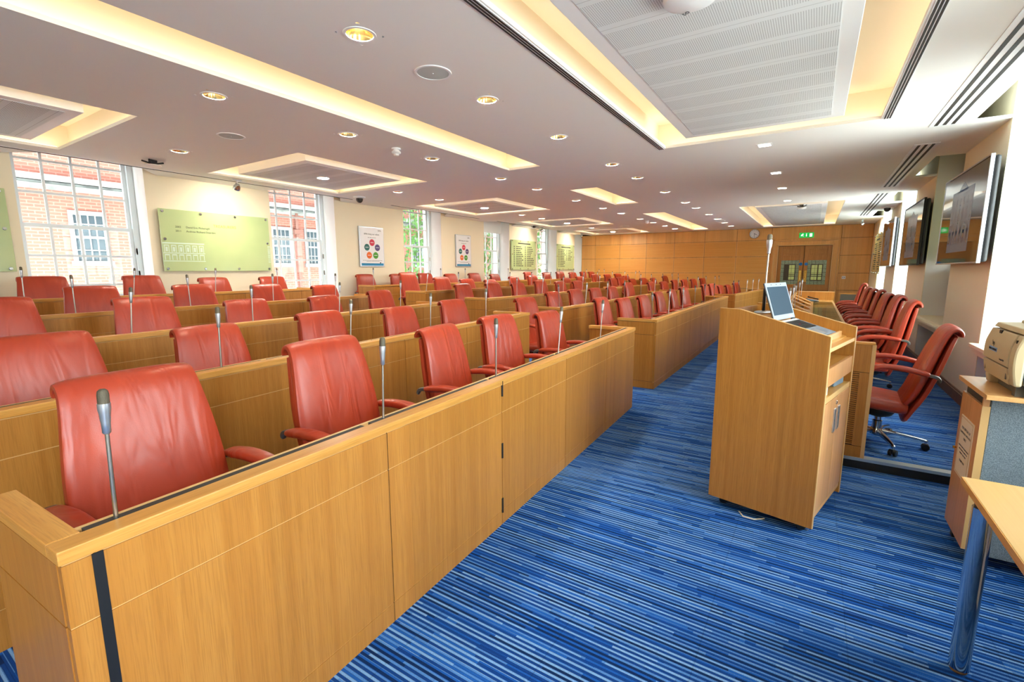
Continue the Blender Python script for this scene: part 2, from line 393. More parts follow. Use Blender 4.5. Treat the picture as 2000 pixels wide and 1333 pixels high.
LW = [(-1.45, -.12), (1.70, 3.03), (4.87, 6.21), (8.08, 9.41), (11.27, 12.63), (14.40, 15.87), (17.42, XF)]
RW = [(-1.9, -.4), (1.5, 3.05), (4.70, 6.29), (7.89, 9.49), (11.10, 12.78), (14.35, 16.0)]
def side_wall(name, yf, sgn, wins, sill, winY):
    """yf pier face, walls grow outward along sgn"""
    b = MB(); Y = lambda d0, d1: (min(yf + sgn * d0, yf + sgn * d1), max(yf + sgn * d0, yf + sgn * d1))
    xs = [XB] + [v for w in wins for v in w] + [XF]
    for x0, x1 in zip(xs[0::2], xs[1::2]):
        if x1 - x0 < .02: continue
        b.cur = 0; b.box(x0, x1, *Y(0, .006), 0, 3.4)
        b.cur = 1; b.box(x0, x1, *Y(.006, .62), 0, 3.4)
    b.cur = 0
    for x0, x1 in wins:
        b.cur = 0; b.box(x0, x1, *Y(winY - .12, .62), 0, sill)
        b.cur = 1; b.box(x0, x1, *Y(winY - .12, .62), 3.24, 3.4)
    b.cur = 1
    b.box(XB, XF, *Y(-.42, .62), 3.4, 3.44)
    o = b.build(name, [M['wall'], M['reveal']]); tag(o, kind='structure'); return o
side_wall('wall_left', YL, 1, LW, 1.05, .42)
side_wall('wall_right', YR, -1, RW, .76, .42)
tag(MB().box(XB - .1, XB, YR - .6, YL + .6, 0, 3.4).build('wall_back', M['wall']), kind='structure')
tag(MB().box(XF - .03, XF + .1, YL + .004, YL + .6, 0, 3.4).build('wall_far_return', M['reveal']), kind='structure')
# soffits over the piers and the boards closing the light wells
b = MB()
for wins, yp, yc, sg in ((LW, YL, 7.78, 1), (RW, YR, -1.14, -1)):
    xs = [XB] + [v for w in wins for v in w] + [XF]
    for x0, x1 in zip(xs[0::2], xs[1::2]):
        if x1 - x0 < .02: continue
        if sg > 0: poly = [(max(x0 - .16, XB), yc), (min(x1 + .16, XF), yc), (x1 - .12, yp), (x0 + .15, yp)]
        else: poly = [(x0 + .004, yp), (x1 - .004, yp), (x1 - .004, yc), (x0 + .004, yc)]
        b.prism(poly, ZC, ZC + .03)
    ya, yb = sorted((yc, yc - sg * .03)); b.box(XB, XF, ya, yb, ZC + .03, 3.4)
tag(b.build('ceiling_soffit', M['ceil']), kind='structure')

COFFERS = [('coffer', -.25, 1.95, 5.24, 7.41), ('coffer', 3.52, 5.73, 5.24, 7.41), ('coffer', 7.68, 9.88, 5.25, 7.40), ('coffer', 11.80, 13.95, 5.25, 7.38), ('coffer', 15.62, 17.74, 5.24, 7.42),
           ('big', 1.2, 5.69, -.40, 1.555), ('big', 11.78, 17.72, -.40, 1.54)]
TROUGHS = [(.2, 5.72, 3.205, 3.705), (7.66, 9.91, 3.205, 3.705), (11.80, 17.67, 3.18, 3.71)]
holes = [c[1:] for c in COFFERS] + TROUGHS
SPOTS_DL = ([(x, 2.365) for x in (2.04, 3.32, 4.60, 6.14, 7.20, 8.75, 10.33, 11.36, 12.88, 14.17, 15.36, 16.64)],
            [(x, 4.13) for x in (2.07, 3.35, 4.61, 6.14, 7.25, 8.83, 10.25, 11.43, 12.94, 14.17, 15.45, 16.69)],
            [(x, 6.33) for x in (2.73, 6.15, 7.25, 10.37, 11.39, 14.77)],
            [(x, 6.345) for x in (4.65, 8.78, 12.97, 16.76)])
DLH = [(x - .1, x + .1, y - .1, y + .1) for row in SPOTS_DL[:3] for x, y in row] + [(x - .062, x + .062, .585 - .062, .585 + .062) for x in (6.14, 7.95, 9.46, 11.22)]
holes += DLH
ys = sorted({-1.14, 7.78} | {v for h in holes for v in h[2:]})
b = MB()
for x0, x1, y0, y1 in DLH:
    if x1 - x0 < .15: continue
    cx, cy, n = (x0 + x1) / 2, (y0 + y1) / 2, 32; vs = []
    for i in range(n):
        a = 2 * PI * (i + .5) / n; c_, s_ = math.cos(a), math.sin(a); q = .1 / max(abs(c_), abs(s_))
        vs += [(cx + .08 * c_, cy + .08 * s_, ZC), (cx + q * c_, cy + q * s_, ZC)]
    vs2 = [(x, y, z + .03) for x, y, z in vs]
    b.add(vs, [(2 * i, 2 * i + 1, (2 * i + 3) % (2 * n), (2 * i + 2) % (2 * n)) for i in range(n)]); b.add(vs2, [(2 * i, 2 * i + 1, (2 * i + 3) % (2 * n), (2 * i + 2) % (2 * n)) for i in range(n)])
for y0, y1 in zip(ys, ys[1:]):
    x = XB
    for h in sorted(h for h in holes if h[2] <= y0 + 1e-6 and h[3] >= y1 - 1e-6):
        b.box(x, h[0], y0, y1, ZC, ZC + .03); x = h[1]
    b.box(x, XF, y0, y1, ZC, ZC + .03)
b.box(XB, XF, YR, YL, 3.40, 3.44)
tag(b.build('ceiling', M['ceil']), kind='structure')

# coffers and light troughs
def coffer(x0, x1, y0, y1, raft, name, label, cat, group=None, gap=.29, strip_sides='NSEW'):
    cx, cy = (x0 + x1) / 2, (y0 + y1) / 2; hx, hy = (x1 - x0) / 2, (y1 - y0) / 2; m = .13
    root = empty(name, (cx, cy, ZC)); tag(root, label, cat, group)
    z0, z1 = .03, .30
    h = MB(); h.box(-hx - m, hx + m, -hy - m, hy + m, z1, z1 + .02)
    h.box(-hx - m - .02, -hx - m, -hy - m, hy + m, z0, z1); h.box(hx + m, hx + m + .02, -hy - m, hy + m, z0, z1)
    h.box(-hx - m, hx + m, -hy - m - .02, -hy - m, z0, z1); h.box(-hx - m, hx + m, hy + m, hy + m + .02, z0, z1)
    h.build('recess', M['recess'], root)
    for s in strip_sides:
        st = MB(); q = .045
        if s == 'N': st.box(-hx, hx, hy + q, hy + q + .04, z0, z0 + .010)
        if s == 'S': st.box(-hx, hx, -hy - q - .04, -hy - q, z0, z0 + .010)
        if s == 'E': st.box(hx + q, hx + q + .04, -hy, hy, z0, z0 + .010)
        if s == 'W': st.box(-hx - q - .04, -hx - q, -hy, hy, z0, z0 + .010)
        st.build('light_strip', M['strip'], root)
    if raft:
        rx, ry = hx - gap, hy - gap
        r = MB().box(-rx, rx, -ry, ry, .002, .13).build('raft', M['white'], root, bevel=.004)
        MB().box(-rx + .10, rx - .10, -ry + .10, ry - .10, -.001, .004).build('perforated_panel', M['perf'], root)
        for sx in (-.7, .7):
            for sy in (-.7, .7): MB().tube([(rx * sx, ry * sy, .125), (rx * sx, ry * sy, .305)], .008, 8).build('hanger', M['grey_metal'], root)
    return root
k = 0
nm = ['at the near end of the window wall', 'above the treasurers board', 'above the benches between the two posters', 'before the name boards', 'beside the panelled far wall']
for kind, *h in COFFERS:
    if kind == 'coffer':
        coffer(*h, True, 'ceiling_coffer', 'square lit ceiling coffer with perforated raft ' + nm[k], 'ceiling coffer', 'square coffers along the window wall'); k += 1
coffer(*COFFERS[5][1:], True, 'ceiling_coffer', 'large lit ceiling coffer with perforated raft over the lectern aisle', 'ceiling coffer', None, strip_sides='NSE')
coffer(*COFFERS[6][1:], True, 'ceiling_coffer', 'long lit ceiling coffer with plain raft before the double doors', 'ceiling coffer')
for h, lb in zip(TROUGHS, ('long glowing light trough crossing the near ceiling', 'short glowing light trough in the middle of the ceiling', 'long glowing light trough ending by the panelled far wall')):
    coffer(*h, False, 'ceiling_light_trough', lb, 'light trough', 'light troughs along the ceiling', strip_sides='NSEW')

# linear slot diffusers
def slot_strip(name, x0, x1, y, n, w, gap, label, cat='air diffuser', group=None):
    root = empty(name, ((x0 + x1) / 2, y, ZC)); tag(root, label, cat, group); hx = (x1 - x0) / 2
    tot = n * w + (n + 1) * gap
    MB().box(-hx - gap, hx + gap, -tot / 2, tot / 2, -.004, .001).build('frame', M['white'], root)
    for i in range(n):
        y0 = -tot / 2 + gap + i * (w + gap); MB().box(-hx, hx, y0, y0 + w, -.006, .0005).build('slot', M['slot'], root)
    return root
for (x0, x1), w_ in zip(((3.0, 6.23), (7.08, 10.27), (11.1, 15.3)), ('beside the first wall screen', 'above the middle wall screen', 'in front of the far wall screen')):
    slot_strip('slot_diffuser', x0, x1, -.93, 3, .026, .036, 'white slot diffuser with three dark slots ' + w_, group='slot diffusers over the dais')
for x0, x1, lb in ((-1, 6.3, 'long thin slot grille along the ceiling edge by the near windows'), (7.3, 10.45, 'thin slot grille along the ceiling edge over the second poster'), (11.3, 14.4, 'thin slot grille along the ceiling edge over the green name board')):
    slot_strip('slot_grille', x0, x1, 7.73, 2, .014, .010, lb, group='slot grilles at the window side')
slot_strip('slot_grille', 1.2, 5.70, 1.60, 3, .012, .007, 'dark slot grille along the bench side of the large coffer')
slot_strip('slot_grille', 1.2, 5.69, -.445, 3, .012, .007, 'grey slot grille along the dais side of the large coffer')

# windows
def window(x0, x1, yw, sgn, sill, cols, name, blind=False):
    root = empty(name, ((x0 + x1) / 2, yw, sill)); tag(root, kind='structure'); hx = (x1 - x0) / 2; top = 3.24 - sill
    f = MB(); t = .07
    f.box(-hx, -hx + t, -.06, .06, 0, top); f.box(hx - t, hx, -.06, .06, 0, top); f.box(-hx + t, hx - t, -.06, .06, 0, .07); f.box(-hx + t, hx - t, -.06, .06, top - .07, top)
    f.build('window_frame', M['frame'], root, bevel=.004)
    zr = 2.09 - sill
    for nm_, za, zb, yo, rows in (('upper_sash', zr - .02, top - .07, .015 * sgn, (2.51 - sill, 2.92 - sill)), ('lower_sash', .07, zr + .02, -.015 * sgn, (1.30 - sill, 1.70 - sill))):
        s = MB(); a, c = -hx + t, hx - t; y0, y1 = yo - .02, yo + .02
        s.box(a, a + .045, y0, y1, za, zb); s.box(c - .045, c, y0, y1, za, zb); s.box(a + .045, c - .045, y0 + .001, y1 - .001, za, za + .045); s.box(a + .045, c - .045, y0 + .001, y1 - .001, zb - .045, zb)
        for i in range(1, cols):
            x = a + (c - a) * i / cols; s.box(x - .014, x + .014, y0 + .007, y1 - .007, za + .01, zb - .01)
        for z in rows: s.box(a + .01, c - .01, y0 + .004, y1 - .004, z - .014, z + .014)
        so = s.build(nm_, M['frame'], root)
        MB().box(a + .02, c - .02, yo - .003, yo + .003, za + .02, zb - .02).build('glass_pane', M['glass'], so)
        if sgn > 0 and nm_ == 'lower_sash':
            for z in (1.45 - sill, 1.78 - sill):
                MB().box(c + .0, c + .03, y0 - .025, y0, z - .05, z + .05).build('sash_fastener', M['brass'], so, bevel=.005)
    s = MB(); s.box(-hx, hx, -.43 * sgn if sgn > 0 else 0, 0 if sgn > 0 else .43, -.03, 0)
    s.build('window_sill', M['reveal'], root, bevel=.006)
    if blind: MB().box(-hx + .02, hx - .02, -.115 * sgn - .005, -.115 * sgn + .005, 2.62 - sill, top).build('roller_blind', M['shade'], root)
    return root
for i, (x0, x1) in enumerate(LW[1:]): window(x0, x1, YL + .42, 1, 1.05, 4, 'window_%d' % (i + 1), blind=(i == 3))
k = 7
for i, (x0, x1) in enumerate(RW[1:]):
    if abs(x0 - 7.89) < .01: continue
    window(x0, x1, YR - .42, -1, .76, 4, 'window_%d' % k); k += 1
# timber casement with lit coloured glass between the first and middle screens
root = empty('window_%d' % k, (8.69, YR - .40, .80)); tag(root, kind='structure'); f = MB(); hx = .80
f.box(-hx, -hx + .13, -.05, .05, 0, 2.44); f.box(hx - .13, hx, -.05, .05, 0, 2.44); f.box(-.07, .07, -.05, .05, 0, 2.44)
for z0, z1 in ((0, .14), (.56, .72), (.76, .80), (1.84, 1.98), (2.06, 2.12), (2.36, 2.44)): f.box(-hx + .01, hx - .01, -.046, .046, z0 + .001, z1 - .001)
f.build('window_frame', M['brown'], root, bevel=.006)
p = MB()
for a, c in ((-hx + .12, -.06), (.06, hx - .12)): p.box(a, c, -.015, .015, .12, .58); p.box(a, c, -.015, .015, 1.96, 2.38)
p.build('timber_panel', M['brown'], root)
p = MB()
for a, c in ((-hx + .12, -.06), (.06, hx - .12)): p.box(a, c, -.008, .008, .78, 1.86)
p.build('stained_glass', M['stained'], root)
MB().box(-hx, hx, .05, .44, -.035, 0).build('window_sill', M['wall'], root, bevel=.01)
# sill mouldings on the dais side
b = MB()
for x0, x1 in RW[2:]:
    b.box(x0 - .04, x1 + .04, YR - .02, YR + .07, .74, .775); b.box(x0 - .03, x1 + .03, YR - .02, YR + .045, .70, .74); b.box(x0 - .02, x1 + .02, YR - .02, YR + .025, .665, .70)
tag(b.build('trim_2', M['wall'], bevel=.006), kind='structure')
b = MB()
b.box(4.34, XF, YR, YR + .022, DZ, DZ + .11); b.box(4.34, XF, YR, YR + .014, DZ + .11, DZ + .13)
tag(b.build('baseboard_right', M['brown'], bevel=.003), kind='structure')
# panelled far wall
b = MB(); b.cur = 2; b.box(XF, XF + .12, YR - .6, YL + .6, 0, 3.4)
zs = [.06, .84, 1.38, 1.93, 2.47, 2.868]; cols = [YL - .004, 7.58, 6.55, 5.50, 4.46, 3.41, 2.36, 1.31]; g = .005
def pan(y0, y1, z0, z1, acoustic=False):
    y0, y1 = min(y0, y1), max(y0, y1)
    if acoustic:
        b.cur = 0; m = .028
        for q in ((y0 + g, y0 + m, z0 + g, z1 - g), (y1 - m, y1 - g, z0 + g, z1 - g), (y0 + m, y1 - m, z0 + g, z0 + m), (y0 + m, y1 - m, z1 - m, z1 - g)): b.box(XF - .02, XF + .001, *q)
        b.cur = 1; b.box(XF - .018, XF + .001, y0 + m, y1 - m, z0 + m, z1 - m)
    else:
        b.cur = 0; b.box(XF - .02, XF + .001, y0 + g, y1 - g, z0 + g, z1 - g)
for i, (ya, yb) in enumerate(zip(cols, cols[1:])):
    for z0, z1 in zip(zs, zs[1:]): pan(ya, yb, z0, z1, i > 0 and z1 < 2.5)
pan(1.31, -.61, 2.47, 2.868)
for z0, z1 in zip(zs, zs[1:]): pan(-.61, YR + .004, z0, z1)
b.cur = 0; b.box(XF - .02, XF + .001, 1.25, 1.31, .06, 2.47)
tag(b.build('wall_far', [M['oak_wall'], M['oak_lines'], M['groove']]), kind='structure')

# double door
root = empty('door_1', (XF, .34, 0)); tag(root, kind='structure')
f = MB()
for y0, y1 in ((.74, .91), (-.95, -.74)):
    f.box(-.05, -.0, y0, y1, .0, 2.47); f.box(-.075, -.05, (y0 if y0 < 0 else y1 - .045), (y0 + .045 if y0 < 0 else y1), 0, 2.47)
f.box(-.05, 0, -.74, .74, 2.26, 2.47); f.box(-.075, -.05, -.95, .91, 2.425, 2.47); f.box(-.065, -.05, -.80, .80, 2.26, 2.31)
f.build('door_frame', M['oak_wall'], root, bevel=.006)
f = MB()
for y0, y1 in ((.74, .765), (.86, .875), (-.765, -.74), (-.90, -.885)): f.box(-.083, -.049, y0, y1, 0, 2.2)
f.box(-.083, -.049, -.765, .765, 2.262, 2.285); f.box(-.083, -.049, -.90, .875, 2.40, 2.415); f.build('frame_bead', M['oak_edge'], root, bevel=.004)
for sg, lb in ((1, 'left'), (-1, 'right')):
    lf = MB(); a, c = (.008, .735) if sg > 0 else (-.735, -.008)
    g0, g1 = (.12, .63) if sg > 0 else (-.63, -.12)
    lf.box(-.03, .0, a, g0, .02, 2.25); lf.box(-.03, 0, g1, c, .02, 2.25)
    for z0, z1 in ((.02, .25), (.82, 1.01), (1.79, 1.95), (2.16, 2.25)): lf.box(-.03, 0, g0, g1, z0, z1)
    leaf = lf.build('door_leaf', M['oak_door'], root, bevel=.006)
    pz = MB(); pz.box(-.022, 0, g0 + .05, g1 - .05, 2.0, 2.11); pz.box(-.012, 0, g0, g1, 1.95, 2.16); pz.box(-.012, 0, g0, g1, .25, .82); pz.build('raised_panel', M['oak_door'], leaf, bevel=.008)
    MB().box(-.014, -.006, g0, g1, 1.01, 1.79).build('leaded_pane', M['leaded'], leaf)
    cy = (g0 + g1) / 2; inn = MB().box(-.017, -.013, cy - .15, cy + .15, 1.16, 1.64); inn.build('lit_pane', M['leaded_in'], leaf)
    cm = MB()
    for i in range(1, 5):
        y = g0 + (g1 - g0) * i / 5; cm.box(-.019, -.012, y - .004, y + .004, 1.01, 1.79)
    for i in range(1, 6):
        z = 1.01 + .78 * i / 6; cm.box(-.019, -.012, g0, g1, z - .004, z + .004)
    for z in (1.15, 1.28, 1.34, 1.65): cm.box(-.021, -.012, cy - .16, cy + .16, z - .012, z + .012)
    for y in (cy - .155, cy + .155, cy + .03 * sg): cm.box(-.021, -.012, y - .012, y + .012, 1.15, 1.65)
    if sg > 0: cm.box(-.022, -.012, cy + .04, cy + .15, 1.16, 1.64)
    cm.build('lead_came', M['came'], leaf)
    yh = .075 * sg
    MB().lathe([(.05, 0), (.05, .004)], 28, Matrix.Translation((-.031, yh, 1.67)) @ Matrix.Rotation(R(-90), 4, 'Y')).build('fire_door_sign', M['blue_disc'], leaf)
    MB().box(-.036, -.030, yh - .035, yh + .035, 1.10, 1.46).build('push_plate', M['brass'], leaf)
    MB().tube([(-.03, yh, 1.14), (-.08, yh, 1.14), (-.08, yh, 1.42), (-.03, yh, 1.42)], .012, 8).build('pull_handle', M['brass'], leaf, smooth=True)
# ------------------------------------------------------------------ outside the left windows
FY = 15.0
bl = empty('brick_building', (8, FY, 0)); tag(bl, 'red brick building with white sash windows seen through the tall windows', 'building')
b = MB(); b.box(-14, 32, 0, .6, -5, 13); b.build('brick_wall', M['brick'], bl)
b = MB(); b.box(-12, 28, -.20, 0, 3.52, 3.66); b.box(-12, 28, -.12, 0, 3.40, 3.52); b.box(-12, 28, -.08, 0, 3.34, 3.40); b.build('stone_cornice', M['stone'], bl)
b = MB(); b.box(-12, 28, -.22, -.0, 3.46, 3.50); b.build('gutter', M['stone_dark'], bl)
def fac_win(cx, w, z0, z1, dark=False):
    f = MB(); x0, x1 = cx - w / 2, cx + w / 2
    f.box(x0, x0 + .08, -.05, .02, z0, z1); f.box(x1 - .08, x1, -.05, .02, z0, z1); f.box(x0 + .08, x1 - .08, -.048, .02, z1 - .10, z1 - .001); f.box(x0 - .04, x1 + .04, -.09, .018, z0 - .07, z0 + .05)
    n = 4 if w > .65 else 3
    for i in range(1, n): x = x0 + .08 + (w - .16) * i / n; f.box(x - .013, x + .013, -.028, .02, z0 + .05, z1 - .1)
    m = 4
    for i in range(1, m): z = z0 + (z1 - z0) * i / m; h = .03 if i == 2 else .013; f.box(x0 + .02, x1 - .02, -.03, .02, z - h, z + h)
    o = f.build('window', M['frame_far'], bl)
    MB().box(x0 + .04, x1 - .04, -.012, -.004, z0 + .03, z1 - .05).build('window_pane', M['pane_dark' if dark else 'pane_far'], o)
for cx in (-6.2, -3.7, -1.2, 1.24, 2.45, 5.2, 7.6, 10.1, 12.4, 14.8, 17.5, 19.5, 21.5, 23.5):
    fac_win(cx, .72, 1.68, 2.92, cx > 13)
    fac_win(cx, .72, -1.0, .5); fac_win(cx, .72, 4.6, 6.0)
b = MB(); b.tube([(1.80, -.08, -4), (1.80, -.08, 3.4)], .05, 10); b.box(1.67, 1.93, -.14, 0, 2.72, 2.86); b.build('drainpipe', plain('pipe_brown', lin(120, 84, 74), .6), bl)
b = MB()
for i in range(3):
    for j in range(3): b.box(-3.36 + i * .08, -3.30 + i * .08, -.004, .01, 1.25 + j * .05, 1.28 + j * .05)
b.build('air_brick', M['stone_dark'], bl)
# foliage beyond the third and fourth windows
tr = empty('leafy_tree', (15.2, 12.6, -1)); tag(tr, 'green leafy tree outside the third and fourth tall windows', 'tree')
b = MB(); rr = random.Random(3)
for i in range(9000):
    x, y, z = rr.uniform(-2.9, 7.4), rr.uniform(-.7, .7), rr.uniform(-.5, 6.5)
    if rr.random() < .15: continue
    a = Matrix.Translation((x, y, z)) @ Euler((rr.uniform(0, 6), rr.uniform(0, 6), rr.uniform(0, 6))).to_matrix().to_4x4(); s = rr.uniform(.07, .14)
    b.add([a @ Vector(p) for p in ((-s, 0, 0), (-.2 * s, -.5 * s, .05 * s), (s, 0, 0), (-.2 * s, .5 * s, .05 * s))], [(0, 1, 2, 3)])
b.build('crown', M['leaf'], tr)
b = MB(); b.tube([(2, 0, -4), (2.1, 0, 1), (1.8, .1, 3), (1.2, .1, 5)], [.16, .13, .08, .03], 10); b.tube([(2.1, 0, 1), (3.2, .1, 3), (4.4, 0, 4.6)], [.08, .06, .02], 8); b.build('trunk', M['brown'], tr)
tag(MB().box(XB - 6, 36, YL + .7, FY, -5.1, -5).build('ground', M['stone']), kind='structure')
tag(MB().box(-6, 34, YR - .5, YL + .66, 3.46, 13).build('wall_sky_blocker', M['brick']), kind='structure')  # unseen upper storeys, added to keep sky light off the facade opposite
# ------------------------------------------------------------------ ceiling fittings
def downlight(x, y, label, group, z=ZC, deep=True):
    root = empty('downlight', (x, y, z)); tag(root, label, 'downlight', group)
    if not hasattr(downlight, 'me'):
        downlight.me = (MB().lathe([(.078, .0), (.078, -.004), (.094, -.004), (.096, .0005)], 32, cap=False).mesh('trim_ring', M['white'], True),
                        MB().lathe([(.079, -.002), (.070, .02), (.062, .05), (.055, .09), (.052, .11)], 32, cap=False).mesh('reflector', M['gold'], True),
                        MB().lathe([(.052, .108), (.052, .112)], 24).mesh('lamp', M['lamp'], True),
                        MB().lathe([(.078, -.003), (.0, -.0025)], 32, cap=False).mesh('lamp', M['lamp'], True))
    t, r, l, s = downlight.me
    link('trim_ring', t, root)
    if deep: link('reflector', r, root); link('lamp', l, root)
    else: link('lamp', s, root)
rows_txt = ('of the row over the front benches', 'of the row beyond the light troughs', 'of the row along the square coffers')
for row, tx in zip(SPOTS_DL[:3], rows_txt):
    for i, (x, y) in enumerate(row): downlight(x, y, 'round recessed downlight, %s %s' % (ORD[i + 1], tx), 'downlights ' + tx)
for i, (x, y) in enumerate(SPOTS_DL[3]): downlight(x, y, 'round downlight in the perforated raft of the %s square coffer' % ORD[i + 2], 'downlights in the coffer rafts', deep=False, z=ZC + .0)
for i, x in enumerate((6.14, 7.95, 9.46, 11.22)):
    root = empty('square_downlight', (x, .585, ZC)); tag(root, 'small square downlight, %s of the row between the two large coffers' % ORD[i + 1], 'downlight', 'square downlights over the dais')
    b = MB()
    for q in ((-.075, .075, .06, .075), (-.075, .075, -.075, -.06), (-.075, -.06, -.06, .06), (.06, .075, -.06, .06)): b.box(*q, -.004, .002)
    b.build('trim_ring', M['white'], root)
    MB().box(-.035, .035, -.035, .035, .03, .036).build('lamp', M['lampsq'], root)
    b = MB(); 
    for a, c, d, e in ((-1, -1, 1, -1), (1, -1, 1, 1), (1, 1, -1, 1), (-1, 1, -1, -1)): b.quad((a * .062, c * .062, 0), (d * .062, e * .062, 0), (d * .036, e * .036, .036), (a * .036, c * .036, .036))
    b.quad((-.036, -.036, .037), (.036, -.036, .037), (.036, .036, .037), (-.036, .036, .037))
    b.build('reflector', M['white'], root)
for x, y, lb in ((2.68, 2.37, 'over the front near benches'), (2.73, 5.18, 'beside the near square coffer'), (14.78, 2.39, 'over the far front benches'), (14.74, 5.19, 'beside the far square coffer')):
    root = empty('ceiling_speaker', (x, y, ZC)); tag(root, 'round grey ceiling speaker ' + lb, 'speaker', 'ceiling speakers')
    MB().lathe([(.112, .001), (.112, -.006), (.128, -.006), (.130, .001)], 36, cap=False).build('trim_ring', M['white'], root, smooth=True)
    MB().lathe([(.112, -.003), (.05, -.006), (.0, -.006)], 36, cap=False).build('grille', M['spk'], root, smooth=True)
    MB().lathe([(.005, -.006), (.004, -.010), (0, -.010)], 10, cap=False).build('badge', M['alu'], root)
for x, y, lb in ((4.01, 4.13, 'beside the long light trough'), (13.57, 4.13, 'beside the far light trough')):
    root = empty('smoke_detector', (x, y, ZC)); tag(root, 'white smoke detector ' + lb, 'smoke detector', 'smoke detectors')
    MB().lathe([(.05, .001), (.052, -.012), (.048, -.016), (.036, -.02)], 28).build('base', M['white'], root, smooth=True)
    MB().lathe([(.034, -.018), (.034, -.034), (.050, -.036), (.052, -.05), (.044, -.058), (.03, -.062), (.028, -.078), (.02, -.084)], 28).build('sensor_head', M['shade'], root, smooth=True)
for x, y, lb in ((6.17, 7.37, 'at the window side between coffers'), (13.53, -1.24, 'over the far end of the dais')):
    root = empty('ceiling_dome_camera', (x, y, ZC)); tag(root, 'white dome security camera ' + lb, 'camera', 'dome cameras')
    MB().lathe([(.11, .001), (.115, -.012), (.10, -.024), (.07, -.03)], 32).build('base', M['white'], root, smooth=True)
    MB().lathe([(.062, -.028), (.062, -.05), (.056, -.075), (.04, -.098), (.018, -.110), (0, -.112)], 28, cap=False).build('dome', M['black'], root, smooth=True)
for x, y, lb in ((2.75, 7.1, 'near the first window'), (12.1, .35, 'in the raft before the double doors'), (13.2, 7.62, 'beside the far coffers')):
    root = empty('ceiling_access_point', (x, y, ZC), R(20)); tag(root, 'black ceiling bracket holding a small white disc ' + lb, 'ceiling device', 'bracketed ceiling devices')
    MB().box(-.045, .045, -.02, .02, -.05, .0).build('bracket', M['black'], root, bevel=.004)
    b = MB(); b.tube([(-.10, -.06, -.018), (-.03, -.01, -.045), (.03, .01, -.045), (.11, .05, -.02)], .010, 8); b.tube([(-.09, .07, -.02), (0, 0, -.05), (.10, -.05, -.022)], .010, 8); b.build('arm', M['black'], root, smooth=True)
    MB().lathe([(.085, -.062), (.09, -.07), (.06, -.085), (0, -.09)], 28).build('disc', M['white'], root, smooth=True)
# large white device on the big raft
root = empty('ceiling_wireless_access_point', (2.63, .63, ZC + .001)); tag(root, 'big white rounded access point with dark lettering on the large ceiling raft', 'access point')
MB().lathe([(.06, .0), (.075, -.012), (.105, -.02), (.115, -.036), (.106, -.056), (.075, -.068), (0, -.072)], 40, Matrix.Diagonal((1, 1.15, 1, 1))).build('body', M['white'], root, smooth=True)
text('O2', .030, M['ink'], root, (.045, .02, -.0735), (R(180), 0, R(60)), ext=.0008)

# spot fittings aimed at the boards
def spot(x, y, tx, ty, tz, label, energy, size, sgn):
    root = empty('track_spotlight', (x, y, ZC)); tag(root, label, 'spotlight', 'bracketed spotlights')
    MB().box(-.07, .07, -.022, .022, -.022, 0).build('mounting_box', M['alu'], root, bevel=.004)
    MB().box(-.006, .006, -.02, .02, -.10, -.02).build('arm', M['alu'], root)
    d = (Vector((tx, ty, tz)) - Vector((x, y, ZC - .11))).normalized(); q = d.to_track_quat('Z', 'Y').to_matrix().to_4x4(); T = Matrix.Translation((.0, 0, -.11)) @ q
    MB().lathe([(.0, -.05), (.03, -.045), (.048, -.01), (.052, .03), (.052, .036), (.046, .036), (.036, .015), (0, .01)], 26, T, cap=False).build('lamp_head', M['chrome'], root, smooth=True)
    MB().lathe([(.030, .018), (0, .018)], 20, T, cap=False).build('lamp', M['lamp'], root)
    li = bpy.data.lights.new('spot_beam', 'SPOT'); li.energy = energy; li.color = (1, .84, .58); li.spot_size = R(size); li.spot_blend = 1.0; li.shadow_soft_size = .02
    o = bpy.data.objects.new('spot_beam', li); C.objects.link(o); o.parent = root; o.location = Vector((0, 0, -.11)) + d * .05; o.rotation_euler = d.to_track_quat('-Z', 'Y').to_euler()
spot(4.00, 7.55, 4.05, 8.1, 2.10, 'small chrome spotlight aimed at the treasurers board', 16, 74, 1)
spot(13.68, 7.60, 13.4, 8.1, 2.3, 'small chrome spotlight aimed at the first green name board', 16, 56, 1)
spot(16.80, 7.60, 16.6, 8.1, 2.3, 'small chrome spotlight aimed at the farthest green name board', 16, 56, 1)
spot(16.5, -1.0, 16.3, -1.38, 2.2, 'small white spotlight aimed at the green board by the dais', 16, 56, -1)

# ------------------------------------------------------------------ boards and posters on the window wall
def glass_board(x0, x1, z0, z1, yw, sgn, label, group, studs, name='glass_board'):
    root = empty(name, ((x0 + x1) / 2, yw - sgn * .05, z0)); tag(root, label, 'board', group); hx = (x1 - x0) / 2; h = z1 - z0
    MB().box(-hx, hx, -.005, .005, 0, h).build('glass_panel', M['green_glass'], root, bevel=.003)
    nx = len(studs); 
    for i in range(nx):
        for z in (.035, h - .035): 
            T = Matrix.Translation((-hx + .05 + (2 * hx - .1) * i / (nx - 1), sgn * .048, z)) @ Matrix.Rotation(R(90 * sgn), 4, 'X')
            MB().lathe([(.010, 0), (.010, .05), (.019, .05), (.019, .066), (.015, .070)], 16, T).build('standoff_stud', M['chrome'], root, smooth=True)
    for x in (-hx + .05, hx - .05):
        T = Matrix.Translation((x, sgn * .048, h * .52)) @ Matrix.Rotation(R(90 * sgn), 4, 'X')
        MB().lathe([(.010, 0), (.010, .05), (.019, .05), (.019, .066), (.015, .070)], 16, T).build('standoff_stud', M['chrome'], root, smooth=True)
    return root, hx, h
S4 = (0, 1, 2, 3)
